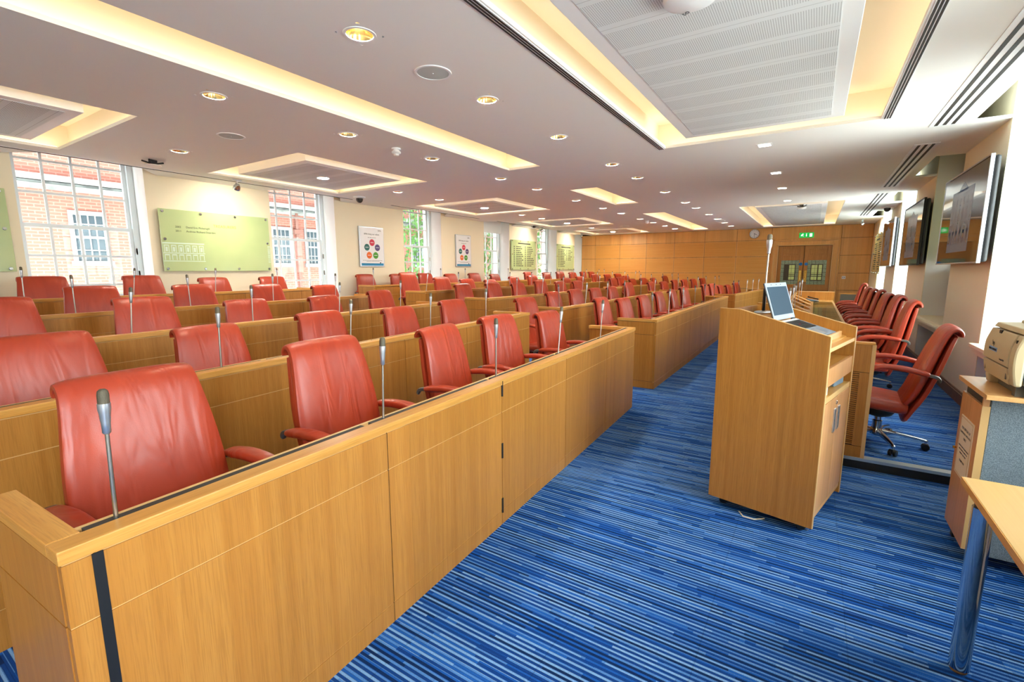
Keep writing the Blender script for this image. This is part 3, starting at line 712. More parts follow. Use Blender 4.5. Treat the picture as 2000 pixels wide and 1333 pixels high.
def etched(root, x0, x1, z0, h, y):
    b = MB(); w = x1 - x0; b.box(x0, x1, y, y + .001, z0 + h * .93, z0 + h)
    n = 6
    for i in range(n):
        a = x0 + w * (i + .15) / n; c = x0 + w * (i + .75) / n; t = w * .018
        b.box(a, a + t, y, y + .001, z0 + h * .48, z0 + h * .82); b.box(c, c + t, y, y + .001, z0 + h * .48, z0 + h * .82); b.box(a, c + t, y, y + .001, z0 + h * .825, z0 + h * .87)
        b.box(a + w * .035, c - w * .018, y, y + .001, z0 + h * .52, z0 + h * .76)
        b.box(a, a + t, y, y + .001, z0 + h * .07, z0 + h * .31); b.box(c, c + t, y, y + .001, z0 + h * .07, z0 + h * .31); b.box(a, c + t, y, y + .001, z0 + h * .315, z0 + h * .38)
    b.box(x0, x1, y, y + .001, z0 + h * .42, z0 + h * .46); b.box(x0, x1, y, y + .001, z0, z0 + h * .04)
    b.build('etched_facade', M['etch'], root)
FACE_IN = (R(90), 0, 0)
gb, hx, h = glass_board(3.14, 4.79, 1.49, 2.40, YL, 1, 'large green glass board headed Treasurers under a spotlight', 'green glass boards', S4)
text('TREASURERS', .062, M['gold_ink'], gb, (0.09, -.0062, .685), FACE_IN, align='CENTER')
text('2002', .040, M['ink'], gb, (-hx + .20, -.0062, .645), FACE_IN); text('David Eric Pickersgill', .040, M['ink'], gb, (-hx + .345, -.0062, .645), FACE_IN)
text('2011', .040, M['ink'], gb, (-hx + .20, -.0062, .585), FACE_IN); text('Andrew Richard Dearden', .040, M['ink'], gb, (-hx + .345, -.0062, .585), FACE_IN)
etched(gb, -hx + .012, -hx + .58, .145, .28, -.0065); etched(gb, hx - .05, hx - .005, .145, .28, -.0065)
gb, hx, h = glass_board(.05, 1.60, 1.49, 2.46, YL, 1, 'green glass board cut off beside the near tall window', 'green glass boards', S4)
text('E.', .06, M['ink'], gb, (hx - .18, -.0062, .30), FACE_IN, align='CENTER')
etched(gb, hx - .75, hx - .16, .145, .4, -.0065)
def name_rows(root, x0, x1, z0, z1, cols, n, y=-.0062, seed=1, skip=0, sgn=1):
    rr = random.Random(seed); b = MB(); w = (x1 - x0) / cols
    for c in range(cols):
        for i in range(n - (skip if c else 0)):
            z = z1 - (z1 - z0) * i / (n - 1); a = x0 + w * c; ya, yb = sorted((y, y + sgn * .001))
            b.box(a, a + .075, ya, yb, z - .012, z + .012); L = rr.uniform(.2, .42); q = a + .15
            while q < a + .15 + L: l = rr.uniform(.05, .12); b.box(q, q + l, ya, yb, z - .013, z + .013); q += l + .018
    b.box((x0 + x1) / 2 - .42, (x0 + x1) / 2 + .36, *sorted((y, y + sgn * .001)), z1 + .085, z1 + .125)
    b.build('name_rows', M['ink'], root)
gb, hx, h = glass_board(12.66, 14.22, 1.50, 2.45, YL, 1, 'green glass board with two columns of names, before the last name board', 'green glass boards', S4); name_rows(gb, -hx + .14, hx - .05, .13, .74, 2, 11, seed=4)
gb, hx, h = glass_board(15.77, 17.28, 1.50, 2.45, YL, 1, 'green glass board with names, closest to the panelled far wall', 'green glass boards', S4); name_rows(gb, -hx + .16, hx - .05, .13, .74, 2, 11, seed=9, skip=4)
gb, hx, h = glass_board(15.05, 16.95, 1.38, 2.44, YR, -1, 'narrow looking green glass name board past the dais screens', 'green glass boards', S4); name_rows(gb, -hx + .16, hx - .05, .13, .8, 2, 13, y=.0062, seed=5, sgn=-1)

def poster(x0, x1, z0, z1, label):
    root = empty('framed_poster', ((x0 + x1) / 2, YL, z0)); tag(root, label, 'poster', 'framed value posters'); w = x1 - x0; h = z1 - z0; hx = w / 2
    MB().box(-hx, hx, -.035, 0, 0, h).build('frame', M['alu'], root, bevel=.004)
    MB().box(-hx + .018, hx - .018, -.038, -.033, .018, h - .018).build('sheet', M['paper'], root)
    y = -.0392
    text('BMA', h * .052, M['ink'], root, (hx - .16, y, h * .90), FACE_IN)
    text('BMA living our values', h * .056, M['ink'], root, (0, y, h * .80), FACE_IN, align='CENTER')
    text('Our values are to be:', h * .030, M['ink'], root, (0, y, h * .725), FACE_IN, align='CENTER')
    r = h * .085
    for i, (mt, nm_) in enumerate((('red', 'red'), ('purple', 'purple'), ('vgreen', 'green'), ('orange', 'orange'), ('teal', 'teal'))):
        a = R(90 - 72 * i); cx, cz = math.cos(a) * h * .178, h * .43 + math.sin(a) * h * .178
        T = Matrix.Translation((cx, y + .001, cz)) @ Matrix.Rotation(R(90), 4, 'X')
        MB().lathe([(r, 0), (r, .001)], 36, T).build('value_circle', M[mt], root)['label'] = nm_ + ' circle'
        MB().box(cx - r * .6, cx + r * .6, y - .0012, y - .0006, cz - r * .07, cz + r * .07).build('circle_caption', M['paper'], root)
    b = MB()
    for z, q in ((.155, .40), (.135, .25)):
        x = -q * w
        while x < q * w: b.box(x, x + .035, y, y + .001, h * z - .003, h * z + .003); x += .045
    b.build('small_print', M['ink'], root)
    MB().box(-hx + .03, hx - .03, y, y + .001, h * .025, h * .085).build('blue_band', M['pblue'], root)
    T = Matrix.Translation((hx - .12, y, h * .098)) @ Matrix.Rotation(R(90), 4, 'X'); MB().lathe([(h * .018, 0), (h * .018, .002)], 20, T).build('emblem', M['ink'], root)
poster(6.76, 7.43, 1.575, 2.42, 'framed white poster with coloured circles, closer to the treasurers board')
poster(9.95, 10.61, 1.585, 2.44, 'framed white poster with coloured circles, between the third and fourth tall windows')

# ------------------------------------------------------------------ far wall fittings
root = empty('exit_sign', (XF - .02, .325, 2.51)); tag(root, 'green emergency exit sign above the double doors', 'sign')
MB().box(-.02, 0, -.20, .20, 0, .16).build('sign_panel', M['green'], root, bevel=.003)
b = MB(); x0, x1 = -.0225, -.0195
b.box(x0, x1, -.155, -.085, .03, .13)
def yz(poly): b.prism([(0, 0)] * 0 + poly, x0, x1, Matrix(((0, 0, 1, 0), (1, 0, 0, 0), (0, 1, 0, 0), (0, 0, 0, 1))))
yz([(-.006, .13), (.012, .13), (.012, .07), (.022, .07), (.003, .03), (-.016, .07), (-.006, .07)])
yz([(.10 + .012 * math.cos(2 * PI * i / 14), .122 + .012 * math.sin(2 * PI * i / 14)) for i in range(14)])
yz([(.128, .106), (.100, .106), (.072, .088), (.076, .080), (.098, .092), (.108, .070), (.088, .058), (.078, .034), (.088, .031), (.100, .052), (.122, .064), (.146, .040), (.152, .050), (.128, .078), (.120, .092), (.138, .084), (.146, .066), (.154, .070), (.146, .094)])
b.build('running_man_symbol', M['exit_white'], root)
T = Matrix.Translation((XF - .02, 1.83, 2.69)) @ Matrix.Rotation(R(-90), 4, 'Y')
root = empty('wall_clock', (XF - .02, 1.83, 2.69)); tag(root, 'round white wall clock on the panelled far wall', 'clock'); Q = Matrix.Rotation(R(-90), 4, 'Y')
MB().lathe([(.15, 0), (.155, .03), (.150, .045), (.138, .045), (.138, .03)], 40, Q, cap=False).build('case', M['steel'], root, smooth=True)
MB().lathe([(.140, .028), (.140, .032)], 40, Q).build('dial', M['paper'], root)
b = MB()
for i in range(12):
    a = 2 * PI * i / 12; T = Q @ Matrix.Rotation(a, 4, 'Z'); b.box(.105, .128, -.004, .004, .032, .034, T)
b.build('hour_marks', M['ink'], root)
b = MB(); b.box(-.015, .075, -.006, .006, .034, .037, Q @ Matrix.Rotation(R(-115), 4, 'Z')); b.build('hour_hand', M['ink'], root)
b = MB(); b.box(-.02, .11, -.004, .004, .037, .040, Q @ Matrix.Rotation(R(178), 4, 'Z')); b.build('minute_hand', M['ink'], root)
root = empty('light_switch', (XF - .02, -.77, 1.20)); tag(root, 'white switch plate on the panelling beside the double doors', 'switch')
MB().box(-.010, 0, -.05, .05, 0, .09).build('plate', M['paper'], root, bevel=.003)
MB().box(-.014, -.009, -.032, -.010, .025, .065).build('rocker', M['grey_metal'], root); MB().box(-.014, -.009, .010, .032, .025, .065).build('rocker', M['grey_metal'], root)

# ------------------------------------------------------------------ wall screens
def tv(x0, x1, z0, z1, label, edge):
    root = empty('wall_screen', ((x0 + x1) / 2, YR, z0)); tag(root, label, 'screen', 'wall screens by the dais'); hx = (x1 - x0) / 2; h = z1 - z0
    MB().box(-hx + .012, hx - .012, .055, .105, .012, h - .012).build('back_housing', M['black'], root, bevel=.02)
    MB().box(-.25, .25, 0, .06, h * .3, h * .7).build('wall_bracket', M['black'], root)
    b = MB(); t = .014
    b.box(-hx, hx, .105, .135, 0, t); b.box(-hx, hx, .105, .135, h - t, h); b.box(-hx, -hx + t, .105, .135, t, h - t); b.box(hx - t, hx, .105, .135, t, h - t); b.build('bezel', M[edge], root, bevel=.003)
    MB().box(-hx + t, hx - t, .112, .131, t, h - t).build('display_glass', M['screen'], root)
    b = MB(); y0, y1 = .1312, .1318; a, c = -.46, .42
    W = c - a; b.box(a, c, y0, y1, h * .13, h * .80)
    b.prism([(a + W * .25, h * .78), (a + W * .75, h * .78), (a + W * .5, h * .88)], y0, y1, Matrix(((1, 0, 0, 0), (0, 0, 1, 0), (0, 1, 0, 0), (0, 0, 0, 1))))
    pic = b.build('facade_picture', M['pic'], root); b = MB()
    for i in range(6):
        x = a + W * (i + .5) / 6
        b.box(x - .035, x + .035, y1, y1 + .0005, h * .47, h * .60); b.box(x - .03, x + .03, y1, y1 + .0005, h * .63, h * .71)
        b.box(x - .04, x + .04, y1, y1 + .0005, h * .22, h * .36); b.lathe([(.04, 0), (.04, .0005)], 18, Matrix.Translation((x, y1 + .0005, h * .36)) @ Matrix.Rotation(R(90), 4, 'X'))
    for z in (.42, .44, .75): b.box(a, c, y1, y1 + .0004, h * z, h * z + .008)
    b.build('picture_openings', M['pic_dark'], pic)
tv(6.16, 7.95, 1.555, 2.55, 'large flat wall screen with silver edge, closest to the printer', 'alu')
tv(9.30, 11.09, 1.56, 2.55, 'flat wall screen with black edge, middle one of three', 'black')
tv(12.42, 14.21, 1.56, 2.55, 'flat wall screen with silver edge, next to the green board', 'alu')
# ------------------------------------------------------------------ bench desks
BT = .885
BLK = ('near', 'middle', 'far')
def bench(r, s, P0, P1, joints, label, extras=False):
    z = STEP * (r - 1); dx, dy = P1[0] - P0[0], P1[1] - P0[1]; L = math.hypot(dx, dy)
    root = empty('bench_desk', (P0[0], P0[1], z), math.atan2(dy, dx)); tag(root, label, 'bench desk', 'curved rows of oak bench desks')
    zb = 0 if r == 1 else -STEP; g = .0022; RET = .50
    lv = [zb, .090, .690, BT - .037]
    b = MB(); js = [0] + [j for j in joints if .1 < j < L - .05] + [L]
    if extras: js = [0, .062] + js[1:]
    for a, c in zip(js, js[1:]):
        for q, (z0, z1) in enumerate(zip(lv, lv[1:])):
            b.box(a + g, c - g, 0, .02, z0 + (g if q else 0), z1 - g)
    b.cur = 1; b.box(.004, L - .004, .0035, .0205, zb, BT - .036); b.cur = 2
    for j in js[1:-1]: b.box(j - g, j + g, .002, .005, zb, BT - .037)
    b.build('front_panel', [M['oak'], M['oak_edge'], M['groove']], root)
    MB().box(-.003, L + .003, -.006, .060, BT - .034, BT).build('cap_rail', M['oak_x'], root, bevel=.003)
    b = MB(); n = max(1, round(L / .95))
    for i in range(n): b.box(.05 + (L - .1) * i / n + .02, .05 + (L - .1) * (i + 1) / n - .02, .060, .088, BT - .02, BT - .003)
    b.build('cable_slot', M['slot'], root)
    MB().box(.03, L - .03, .060, .098, .70, BT - .016).build('inner_panel', M['oak_x'], root)
    MB().box(.03, L - .03, .088, .102, BT - .016, BT - .003).build('inner_lipping', M['oak_edge'], root)
    MB().box(.022, L - .022, .103, .25, .702, .728).build('desk_top', M['oak_x'], root, bevel=.003)
    for e, (x0, x1) in enumerate(((0, .034), (L - .034, L))):
        o = MB()
        for q, (z0, z1) in enumerate(zip(lv, lv[1:])): o.box(x0, x1, .021, RET, z0 + (g if q else 0), z1 - g)
        o.cur = 1; o.box(x0 + .006, x1 - .006, .024, RET - .004, zb, BT - .036)
        o.build('end_panel', [M['oak'], M['groove']], root)
        xa, xb = (-.003, .060) if e == 0 else (L - .060, L + .003)
        MB().box(xa, xb, .060, RET + .003, BT - .034, BT).build('end_cap', M['oak_y'], root, bevel=.003)
    if extras:
        MB().box(.056, .078, -.0015, .001, 0, BT - .037).build('black_tape', M['black'], root)
        for zz in (.83, .46, .12):
            h = MB(); h.box(1.893, 1.907, -.004, .002, zz - .045, zz + .045); h.tube([(1.90, -.004, zz - .045), (1.90, -.004, zz + .045)], .0045, 8); h.build('hinge', M['black'], root)
    return root
for r in range(1, 6):
    x0 = .26 if r == 1 else -.25; xe = (4.93, 5.12, 5.12, 5.05, 4.95)[r - 1]
    J1 = [1.0, 1.90, 2.83, 3.76] if r == 1 else [.93 * i + .22 for i in range(1, 7)]
    bench(r, 0, (x0, row_y(r, x0)), (xe, row_y(r, xe)), J1, 'oak bench desk of the %s row, near block before the first aisle' % ORD[r] if r > 1 else 'foremost oak bench desk with black hinges and a black tape strip', r == 1)
    bench(r, 1, *S2[r], [.95 * i + .12 for i in range(1, 7)], 'oak bench desk of the %s row, middle block past the first aisle' % ORD[r])
    bench(r, 2, *S3[r], [.95 * i + .12 for i in range(1, 5)], 'oak bench desk of the %s row, block next to the panelled far wall' % ORD[r])

# ------------------------------------------------------------------ chairs
def prof(pts, f): return pts
CH = {}
CH['backrest'] = MB().loft([(.130, .46, .225, .028), (.165, .54, .245, .034), (.190, .64, .254, .036), (.213, .76, .250, .035), (.236, .88, .237, .033), (.258, .975, .224, .030), (.277, 1.035, .216, .027), (.301, 1.070, .212, .024), (.330, 1.074, .209, .021), (.352, 1.053, .206, .018), (.356, 1.028, .202, .015)], n=28, e=3.4, sub=4).mesh('backrest', M['leather'], True)
CH['back_shell'] = MB().loft([(.160, .315, .175, .018), (.190, .42, .200, .022), (.232, .55, .218, .024), (.262, .68, .224, .024), (.284, .80, .220, .024), (.303, .92, .210, .022), (.316, .99, .203, .020), (.326, 1.035, .198, .014)], n=24, e=4, sub=3).mesh('back_shell', M['leather'], True)
CH['seat'] = MB().loft([(-.275, .405, .225, .020), (-.265, .435, .24, .045), (-.20, .448, .252, .055), (-.08, .446, .256, .058), (.05, .438, .252, .058), (.14, .432, .240, .052), (.165, .430, .22, .035)], n=28, e=3.6, sub=3).mesh('seat', M['leather'], True)
for nm_, sg in (('armrest', 1), ('armrest_b', -1)):
    CH[nm_] = MB().loft([(.225, .738, .024, .012), (.19, .742, .033, .019), (.09, .752, .036, .021), (-.02, .748, .036, .021), (-.085, .730, .035, .020), (-.120, .695, .033, .018), (-.130, .660, .029, .013)], n=16, e=3, sub=3, x0=.288 * sg).mesh('armrest', M['leather'], True)
    CH['bracket' + nm_[7:]] = MB().loft([(.290, .690, .012, .008), (.285, .712, .016, .011), (.26, .728, .018, .012), (.20, .730, .016, .010)], n=12, e=4, sub=3, x0=.272 * sg).mesh('arm_bracket', M['bracket'], True)
CH['mechanism'] = MB().lathe([(.035, .300), (.085, .318), (.105, .345), (.105, .375), (.13, .392)], 24).mesh('tilt_mechanism', M['black'], True)
CH['column'] = MB().lathe([(.034, .075), (.034, .19), (.024, .195), (.024, .315)], 24).mesh('gas_column', M['chrome'], True)
b = MB(); b.lathe([(.045, .075), (.048, .10), (.040, .125)], 24)
for i in range(5):
    a = 2 * PI * i / 5 + PI / 10; T = Matrix.Rotation(a, 4, 'Z')
    st = [(.03, .105, .022, .018), (.12, .100, .020, .015), (.22, .090, .016, .012), (.305, .078, .013, .010), (.325, .074, .011, .009)]
    t = MB().loft([(y, z, hw, ht) for y, z, hw, ht in st], n=10, e=3, sub=2)
    b.add([T @ Vector(v) for v in t.v], t.f); b.tube([T @ Vector((0, .315, .078)), T @ Vector((0, .315, .05))], .008, 8)
CH['base'] = b.mesh('star_base', M['chrome'], True)
b = MB()
for s in (-.016, .016): b.lathe([(.006, -.010), (.022, -.010), (.026, -.006), (.026, .006), (.022, .010), (.006, .010)], 18, Matrix.Translation((s, 0, .0265)) @ Matrix.Rotation(R(90), 4, 'Y'))
b.box(-.006, .006, -.016, .016, .02, .052)
CH['castor'] = b.mesh('castor', M['rubber'], True)
def chair(x, y, z, rz, dz, label, group, tilt=0):
    root = empty('swivel_chair', (x, y, z), rz); tag(root, label, 'chair', group)
    up = (('backrest', 'backrest'), ('back_shell', 'back_shell'), ('seat', 'seat'), ('armrest', 'armrest'), ('armrest', 'armrest_b'), ('arm_bracket', 'bracket'), ('arm_bracket', 'bracket_b'), ('tilt_mechanism', 'mechanism'))
    for nm_, key in up:
        o = link(nm_, CH[key], root, (0, 0, dz if nm_ in ('backrest', 'back_shell') else min(dz, 0)))
        if tilt and nm_ != 'tilt_mechanism':
            t_ = tilt * (.35 if nm_ == 'seat' else 1); pv = Vector((0, .14, .45)); Rm = Matrix.Rotation(-t_, 3, 'X'); o.rotation_euler = (-t_, 0, 0); o.location += pv - Rm @ pv
    link('gas_column', CH['column'], root); link('star_base', CH['base'], root, rz=-PI / 10)
    for i in range(5):
        a = 2 * PI * i / 5; link('castor', CH['castor'], root, (-.315 * math.sin(a), .315 * math.cos(a), 0), a + .6 * i)
    return root
CHAIRS={
 1:[(0.66,0.04),(1.51,0.05),(2.46,0.02),(3.24,0.03),(4.21,-0.01),(5.84,0.02),(6.75,-0.02),(7.63,-0.01),(8.57,0.01),(9.57,0.01),(10.58,0.04),(12.8,0.04),(13.6,0.03),(14.38,-0.03),(15.22,-0.04),(16.2,-0.0)],
 2:[(0.7,0.0),(1.53,-0.04),(2.45,-0.02),(3.43,-0.05),(4.39,-0.03),(6.17,-0.05),(7.09,-0.04),(8.0,-0.03),(8.96,-0.04),(9.93,-0.04),(11.04,0.02),(12.96,0.01),(13.8,-0.01),(14.68,0.02),(15.57,0.01),(16.48,0.02),(17.49,0.03)],
 3:[(0.79,0.06),(1.69,0.02),(2.6,-0.05),(3.57,-0.06),(4.5,-0.03),(6.45,0.0),(7.3,0.01),(8.18,-0.02),(9.06,0.02),(9.99,-0.02),(10.91,-0.03),(13.3,0.02),(14.12,0.02),(14.95,-0.05),(15.77,-0.03),(16.61,-0.04),(17.64,0.02)],
 4:[(1.73,0.01),(2.69,0.0),(3.62,-0.02),(4.56,-0.06),(6.51,0.12),(7.48,0.02),(8.33,-0.03),(9.24,-0.06),(10.3,0.0),(11.24,0.01),(13.14,-0.07),(14.03,-0.05),(15.05,0.01),(15.99,0.01),(16.86,0.02),(17.6,-0.06)],
 5:[(1.69,0.02),(2.68,0.02),(3.6,-0.02),(4.55,-0.02),(6.67,-0.0),(7.59,-0.0),(8.43,0.01),(9.33,-0.01),(10.27,0.0),(11.19,-0.03),(13.13,0.02),(14.25,-0.0),(15.15,0.02),(16.07,-0.01),(16.9,0.01),(17.6,0.01)],
}
MICS={
 1:[(0.39,0.007,0.334),(1.31,0.014,0.345),(2.21,0.004,0.345),(3.09,0.049,0.348),(4.02,0.05,0.346),(5.88,-0.03,0.348),(6.71,0.031,0.352),(7.58,0.008,0.342),(8.51,-0.018,0.348),(9.45,-0.081,0.347),(10.52,-0.09,0.34),(13.12,-0.15,0.34),(13.67,-0.178,0.34),(14.56,0.028,0.341),(15.3,0.06,0.346),(16.1,0.03,0.34)],
 2:[(1.29,0.009,0.341),(2.23,0.026,0.331),(3.18,0.016,0.336),(4.16,0.009,0.336),(6.06,-0.05,0.335),(6.99,0.055,0.332),(7.96,0.011,0.334),(8.9,-0.019,0.332),(9.95,0.01,0.333),(11.02,0.033,0.328),(13.08,-0.015,0.336),(13.88,-0.08,0.333),(14.79,0.016,0.335),(15.61,-0.066,0.342),(16.6,-0.025,0.334),(17.1,-0.113,0.34)],
 3:[(1.37,0.028,0.339),(2.3,0.009,0.329),(3.28,0.026,0.329),(4.25,0.017,0.332),(6.25,0.034,0.337),(7.15,0.0,0.332),(8.04,0.046,0.329),(8.92,0.001,0.33),(9.84,0.039,0.336),(10.78,0.029,0.338),(13.22,-0.022,0.333),(14.08,0.007,0.332),(14.89,-0.048,0.326),(15.8,-0.056,0.328),(16.61,-0.064,0.331),(17.2,-0.072,0.325)],
 4:[(1.42,0.003,0.343),(2.37,-0.007,0.337),(3.32,0.014,0.339),(4.27,0.014,0.334),(6.32,0.061,0.335),(7.24,0.01,0.341),(8.2,0.015,0.331),(9.11,0.01,0.333),(10.1,0.012,0.329),(11.1,0.022,0.325),(13.05,0.002,0.324),(13.91,0.02,0.321),(14.97,0.02,0.325),(15.94,0.072,0.329),(16.86,0.106,0.337),(17.3,-0.045,0.335)],
 5:[(1.39,0.007,0.34),(2.35,0.039,0.33),(3.31,0.028,0.333),(4.25,0.008,0.336),(6.37,0.011,0.343),(7.29,0.016,0.335),(8.25,0.03,0.337),(9.12,0.017,0.339),(10.05,0.019,0.321),(10.93,0.015,0.342),(13.08,0.041,0.323),(14.01,-0.01,0.323),(14.91,0.069,0.324),(15.9,0.014,0.324),(16.95,-0.022,0.325),(17.4,-0.027,0.326)],
}
# seats standing in or beside the aisles: x, y of the back top, block
MOVED = {(1, 5.84): (6.24, 2.53, 1), (1, 6.75): (6.95, 2.455, 1), (2, 6.17): (5.56, 3.36, 1), (3, 6.45): (6.66, 5.34, 1), (3, 7.3): (7.40, 5.20, 1), (4, 6.51): (6.71, 6.75, 1), (5, 6.67): (6.75, 8.06 - .02, 1),
         (1, 12.8): (12.46, 2.315, 1), (2, 12.96): (12.46, 3.65, 1), (3, 13.3): (12.47, 4.71, 1), (4, 13.14): (12.5, 6.14, 1), (5, 13.13): (12.52, 7.44, 1)}
def block(x): return 0 if x < 5.55 else (1 if x < 12.0 else 2)
rj = random.Random(11)
# left-to-right count starts at the end of each block closer to the entrance side of the picture
for r, lst in CHAIRS.items():
    cnt = [0, 0, 0]; 
    for x, dz in lst:
        yt = row_y(r, x) + .74
        if (r, x) in MOVED: x, yt, s = MOVED[r, x]
        else: s = block(x)
        cnt[s] += 1
        ang = (R(3.2), 0, R(-6))[s] + rj.uniform(-.07, .07)
        if r == 1 and s == 0: ang = (R(4), R(3), R(8), R(-2), R(0))[cnt[0] - 1]
        # keep the back top where it is when the chair turns
        chair(x + .32 * math.sin(ang), yt - .32 * math.cos(ang), STEP * (r - 1), ang, dz, 'red leather swivel chair, %s seat from the near end, %s bench row, %s block' % (ORD[cnt[s]], ORD[r], BLK[s]), 'red leather chairs behind the benches')

# ------------------------------------------------------------------ microphones
MIC = {}
MIC['stem'] = MB().tube([(0, 0, -.012), (0, 0, .12), (0, .0, .235)], [.0052, .0048, .0046], 10).mesh('gooseneck_stem', M['steel'], True)
MIC['collar'] = MB().lathe([(.006, .222), (.009, .226), (.0095, .248), (.0108, .258), (.0115, .272), (.0135, .286), (.0135, .300), (.0120, .300)], 18).mesh('holder', M['alu'], True)
MIC['capsule'] = MB().lathe([(.0110, .276), (.0122, .300), (.0122, .322), (.0105, .331), (.006, .3355), (0, .336)], 18, cap=False).mesh('capsule', M['mic_grille'], True)
MIC['base'] = MB().lathe([(.011, -.014), (.011, -.004), (.007, .002)], 14).mesh('base_ring', M['black'], True)
def mic(x, y, z, dx, h, label, group):
    root = empty('gooseneck_microphone', (x, y, z)); tag(root, label, 'microphone', group); root.rotation_euler = (0, math.atan2(dx, h), 0)
    k = math.hypot(dx, h) / .336; root.scale = (1, 1, k)
    for nm_, key in (('base_ring', 'base'), ('gooseneck_stem', 'stem'), ('holder', 'collar'), ('capsule', 'capsule')): link(nm_, MIC[key], root)
for r, lst in MICS.items():
    cnt = [0, 0, 0]
    for x, dx, h in lst:
        s = block(x); cnt[s] += 1
        mic(x, row_y(r, x) + (.073 if x < 12.5 else .0755), BT + STEP * (r - 1) - .004, dx, h, 'slim gooseneck microphone, %s from the near end, %s bench row, %s block' % (ORD[cnt[s]], ORD[r], BLK[s]), 'microphones along the bench rails')
# ------------------------------------------------------------------ dais desk and its chairs
DX0, DX1, DY0, DY1 = 4.27, 12.88, -.41, .36
root = empty('dais_desk', (DX0, 0, 0)); tag(root, 'long oak dais desk with glass pads and a louvred end panel', 'desk'); L = DX1 - DX0
b = MB(); b.box(0, .03, DY0, DY1, .0, .17); b.box(0, .03, DY0, DY0 + .07, .174, .74); b.box(0, .03, DY1 - .06, DY1, .174, .74); b.box(0, .03, DY0, DY1, .744, .95)
n = 36
for i in range(n): z = .174 + (.566) * i / n; b.box(.004, .03, DY0 + .07, DY1 - .06, z + .006, z + .566 / n)
b.cur = 1; b.box(.012, .028, DY0 + .002, DY1 - .002, .01, .945)
b.build('louvred_end_panel', [M['oak'], M['groove']], root)
MB().box(-.006, .05, DY0 - .006, DY1, .95, .968).build('end_cap', M['oak_y'], root, bevel=.003)
b = MB(); b.box(-.004, .028, DY0 - .012, DY0 + .012, 0, .95); b.build('end_lipping', M['oak_edge'], root)
MB().box(L - .03, L, DY0, DY1, DZ, .985).build('end_panel', M['oak'], root)
MB().box(L - .04, L + .006, DY0 - .006, DY1, .985, 1.0).build('end_cap', M['oak_edge'], root)
MB().box(0.03, L - .03, DY1 - .03, DY1, .0, .95).build('front_panel', M['oak'], root)
MB().box(0.05, L - .04, DY1 - .05, DY1 + .006, .95, .968).build('cap_rail', M['oak_x'], root, bevel=.003)
MB().box(.03, L - .03, DY0 + .04, DY1 - .03, .785, .808).build('desk_top', M['oak_x'], root)
MB().box(.03, L - .03, DY0 + .025, DY0 + .04, .780, .810).build('desk_lipping', M['oak_edge'], root)
for i in range(8):
    x = .75 + i * .93; MB().box(x - .455, x + .455, DY0 + .06, -.02, .808, .814).build('glass_pad', M['desk_glass'], root, bevel=.001)
    w = MB(); T = Matrix(((0, 0, 1, 0), (1, 0, 0, 0), (0, 1, 0, 0), (0, 0, 0, 1)))
    w.prism([(.02, .81), (DY1 - .05, .81), (DY1 - .05, .955), (.02, .822)], x + .02, x + .36, T); w.build('sloped_console', M['oak_y'], root, bevel=.002)
    MB().box(x + .019, x + .0195, .12, .19, .835, .855).build('console_label', M['ink'], root)
for i, (x, dz) in enumerate(((6.2, 0), (7.3, 0), (8.25, 0), (10.2, 0), (12.2, 0))):
    mic(x, .22, .925, .02, .37, 'gooseneck microphone, %s along the dais desk counted from the lectern' % ORD[i + 1], 'microphones on the dais desk')
t = empty('desk_telephone', (12.1, .0, .816), R(8)); tag(t, 'dark blue-grey desk telephone at the far end of the dais desk', 'telephone')
b = MB(); b.prism([(-.11, 0), (.11, 0), (.11, .06), (-.11, .015)], -.09, .09, Matrix(((0, 0, 1, 0), (1, 0, 0, 0), (0, 1, 0, 0), (0, 0, 0, 1)))); b.build('body', M['printer_blue'], t, bevel=.005)
MB().loft([(-.10, .045, .022, .018), (-.06, .055, .018, .012), (.06, .085, .018, .012), (.10, .10, .022, .018)], n=12, x0=-.06).build('handset', M['black'], t, smooth=True)
DCH = [(4.76, -.53, -.075), (6.14, -.55, .0), (7.09, -.55, .01), (8.07, -.55, -.01), (8.88, -.55, .01), (9.87, -.55, -.01), (10.83, -.55, -.02), (11.88, -.55, .03)]
for i, (x, y, dz) in enumerate(DCH):
    a = PI + (R(-3) if i == 0 else R(-2 + (i * 37 % 7) - 3))
    chair(x, y, DZ, a, dz + .02 if i else dz, 'red leather swivel chair, %s behind the dais desk counted from the printer' % ORD[i + 1] if i else 'red leather swivel chair with visible chrome base, pushed back beside the louvred panel', 'red leather chairs along the dais', tilt=0 if i else R(5.5))
# low table by the far wall
t = empty('low_table', (15.6, -.98, DZ)); tag(t, 'low pale wooden table with grey back panel beyond the dais chairs', 'table')
MB().box(-1.2, 1.2, -.36, .36, .45, .475).build('table_top', M['table'], t, bevel=.004)
for x in (-1.12, 1.12):
    for y in (-.31, .31): MB().tube([(x, y, 0), (x, y, .452)], .02, 10).build('leg', M['black'], t)
MB().box(1.2, 1.225, -.36, .30, 0.0, .70).build('grey_back_panel', M['darkgrey'], t)
MB().box(1.19, 1.24, -.38, .34, .70, .735).build('panel_cap', M['oak_y'], t)

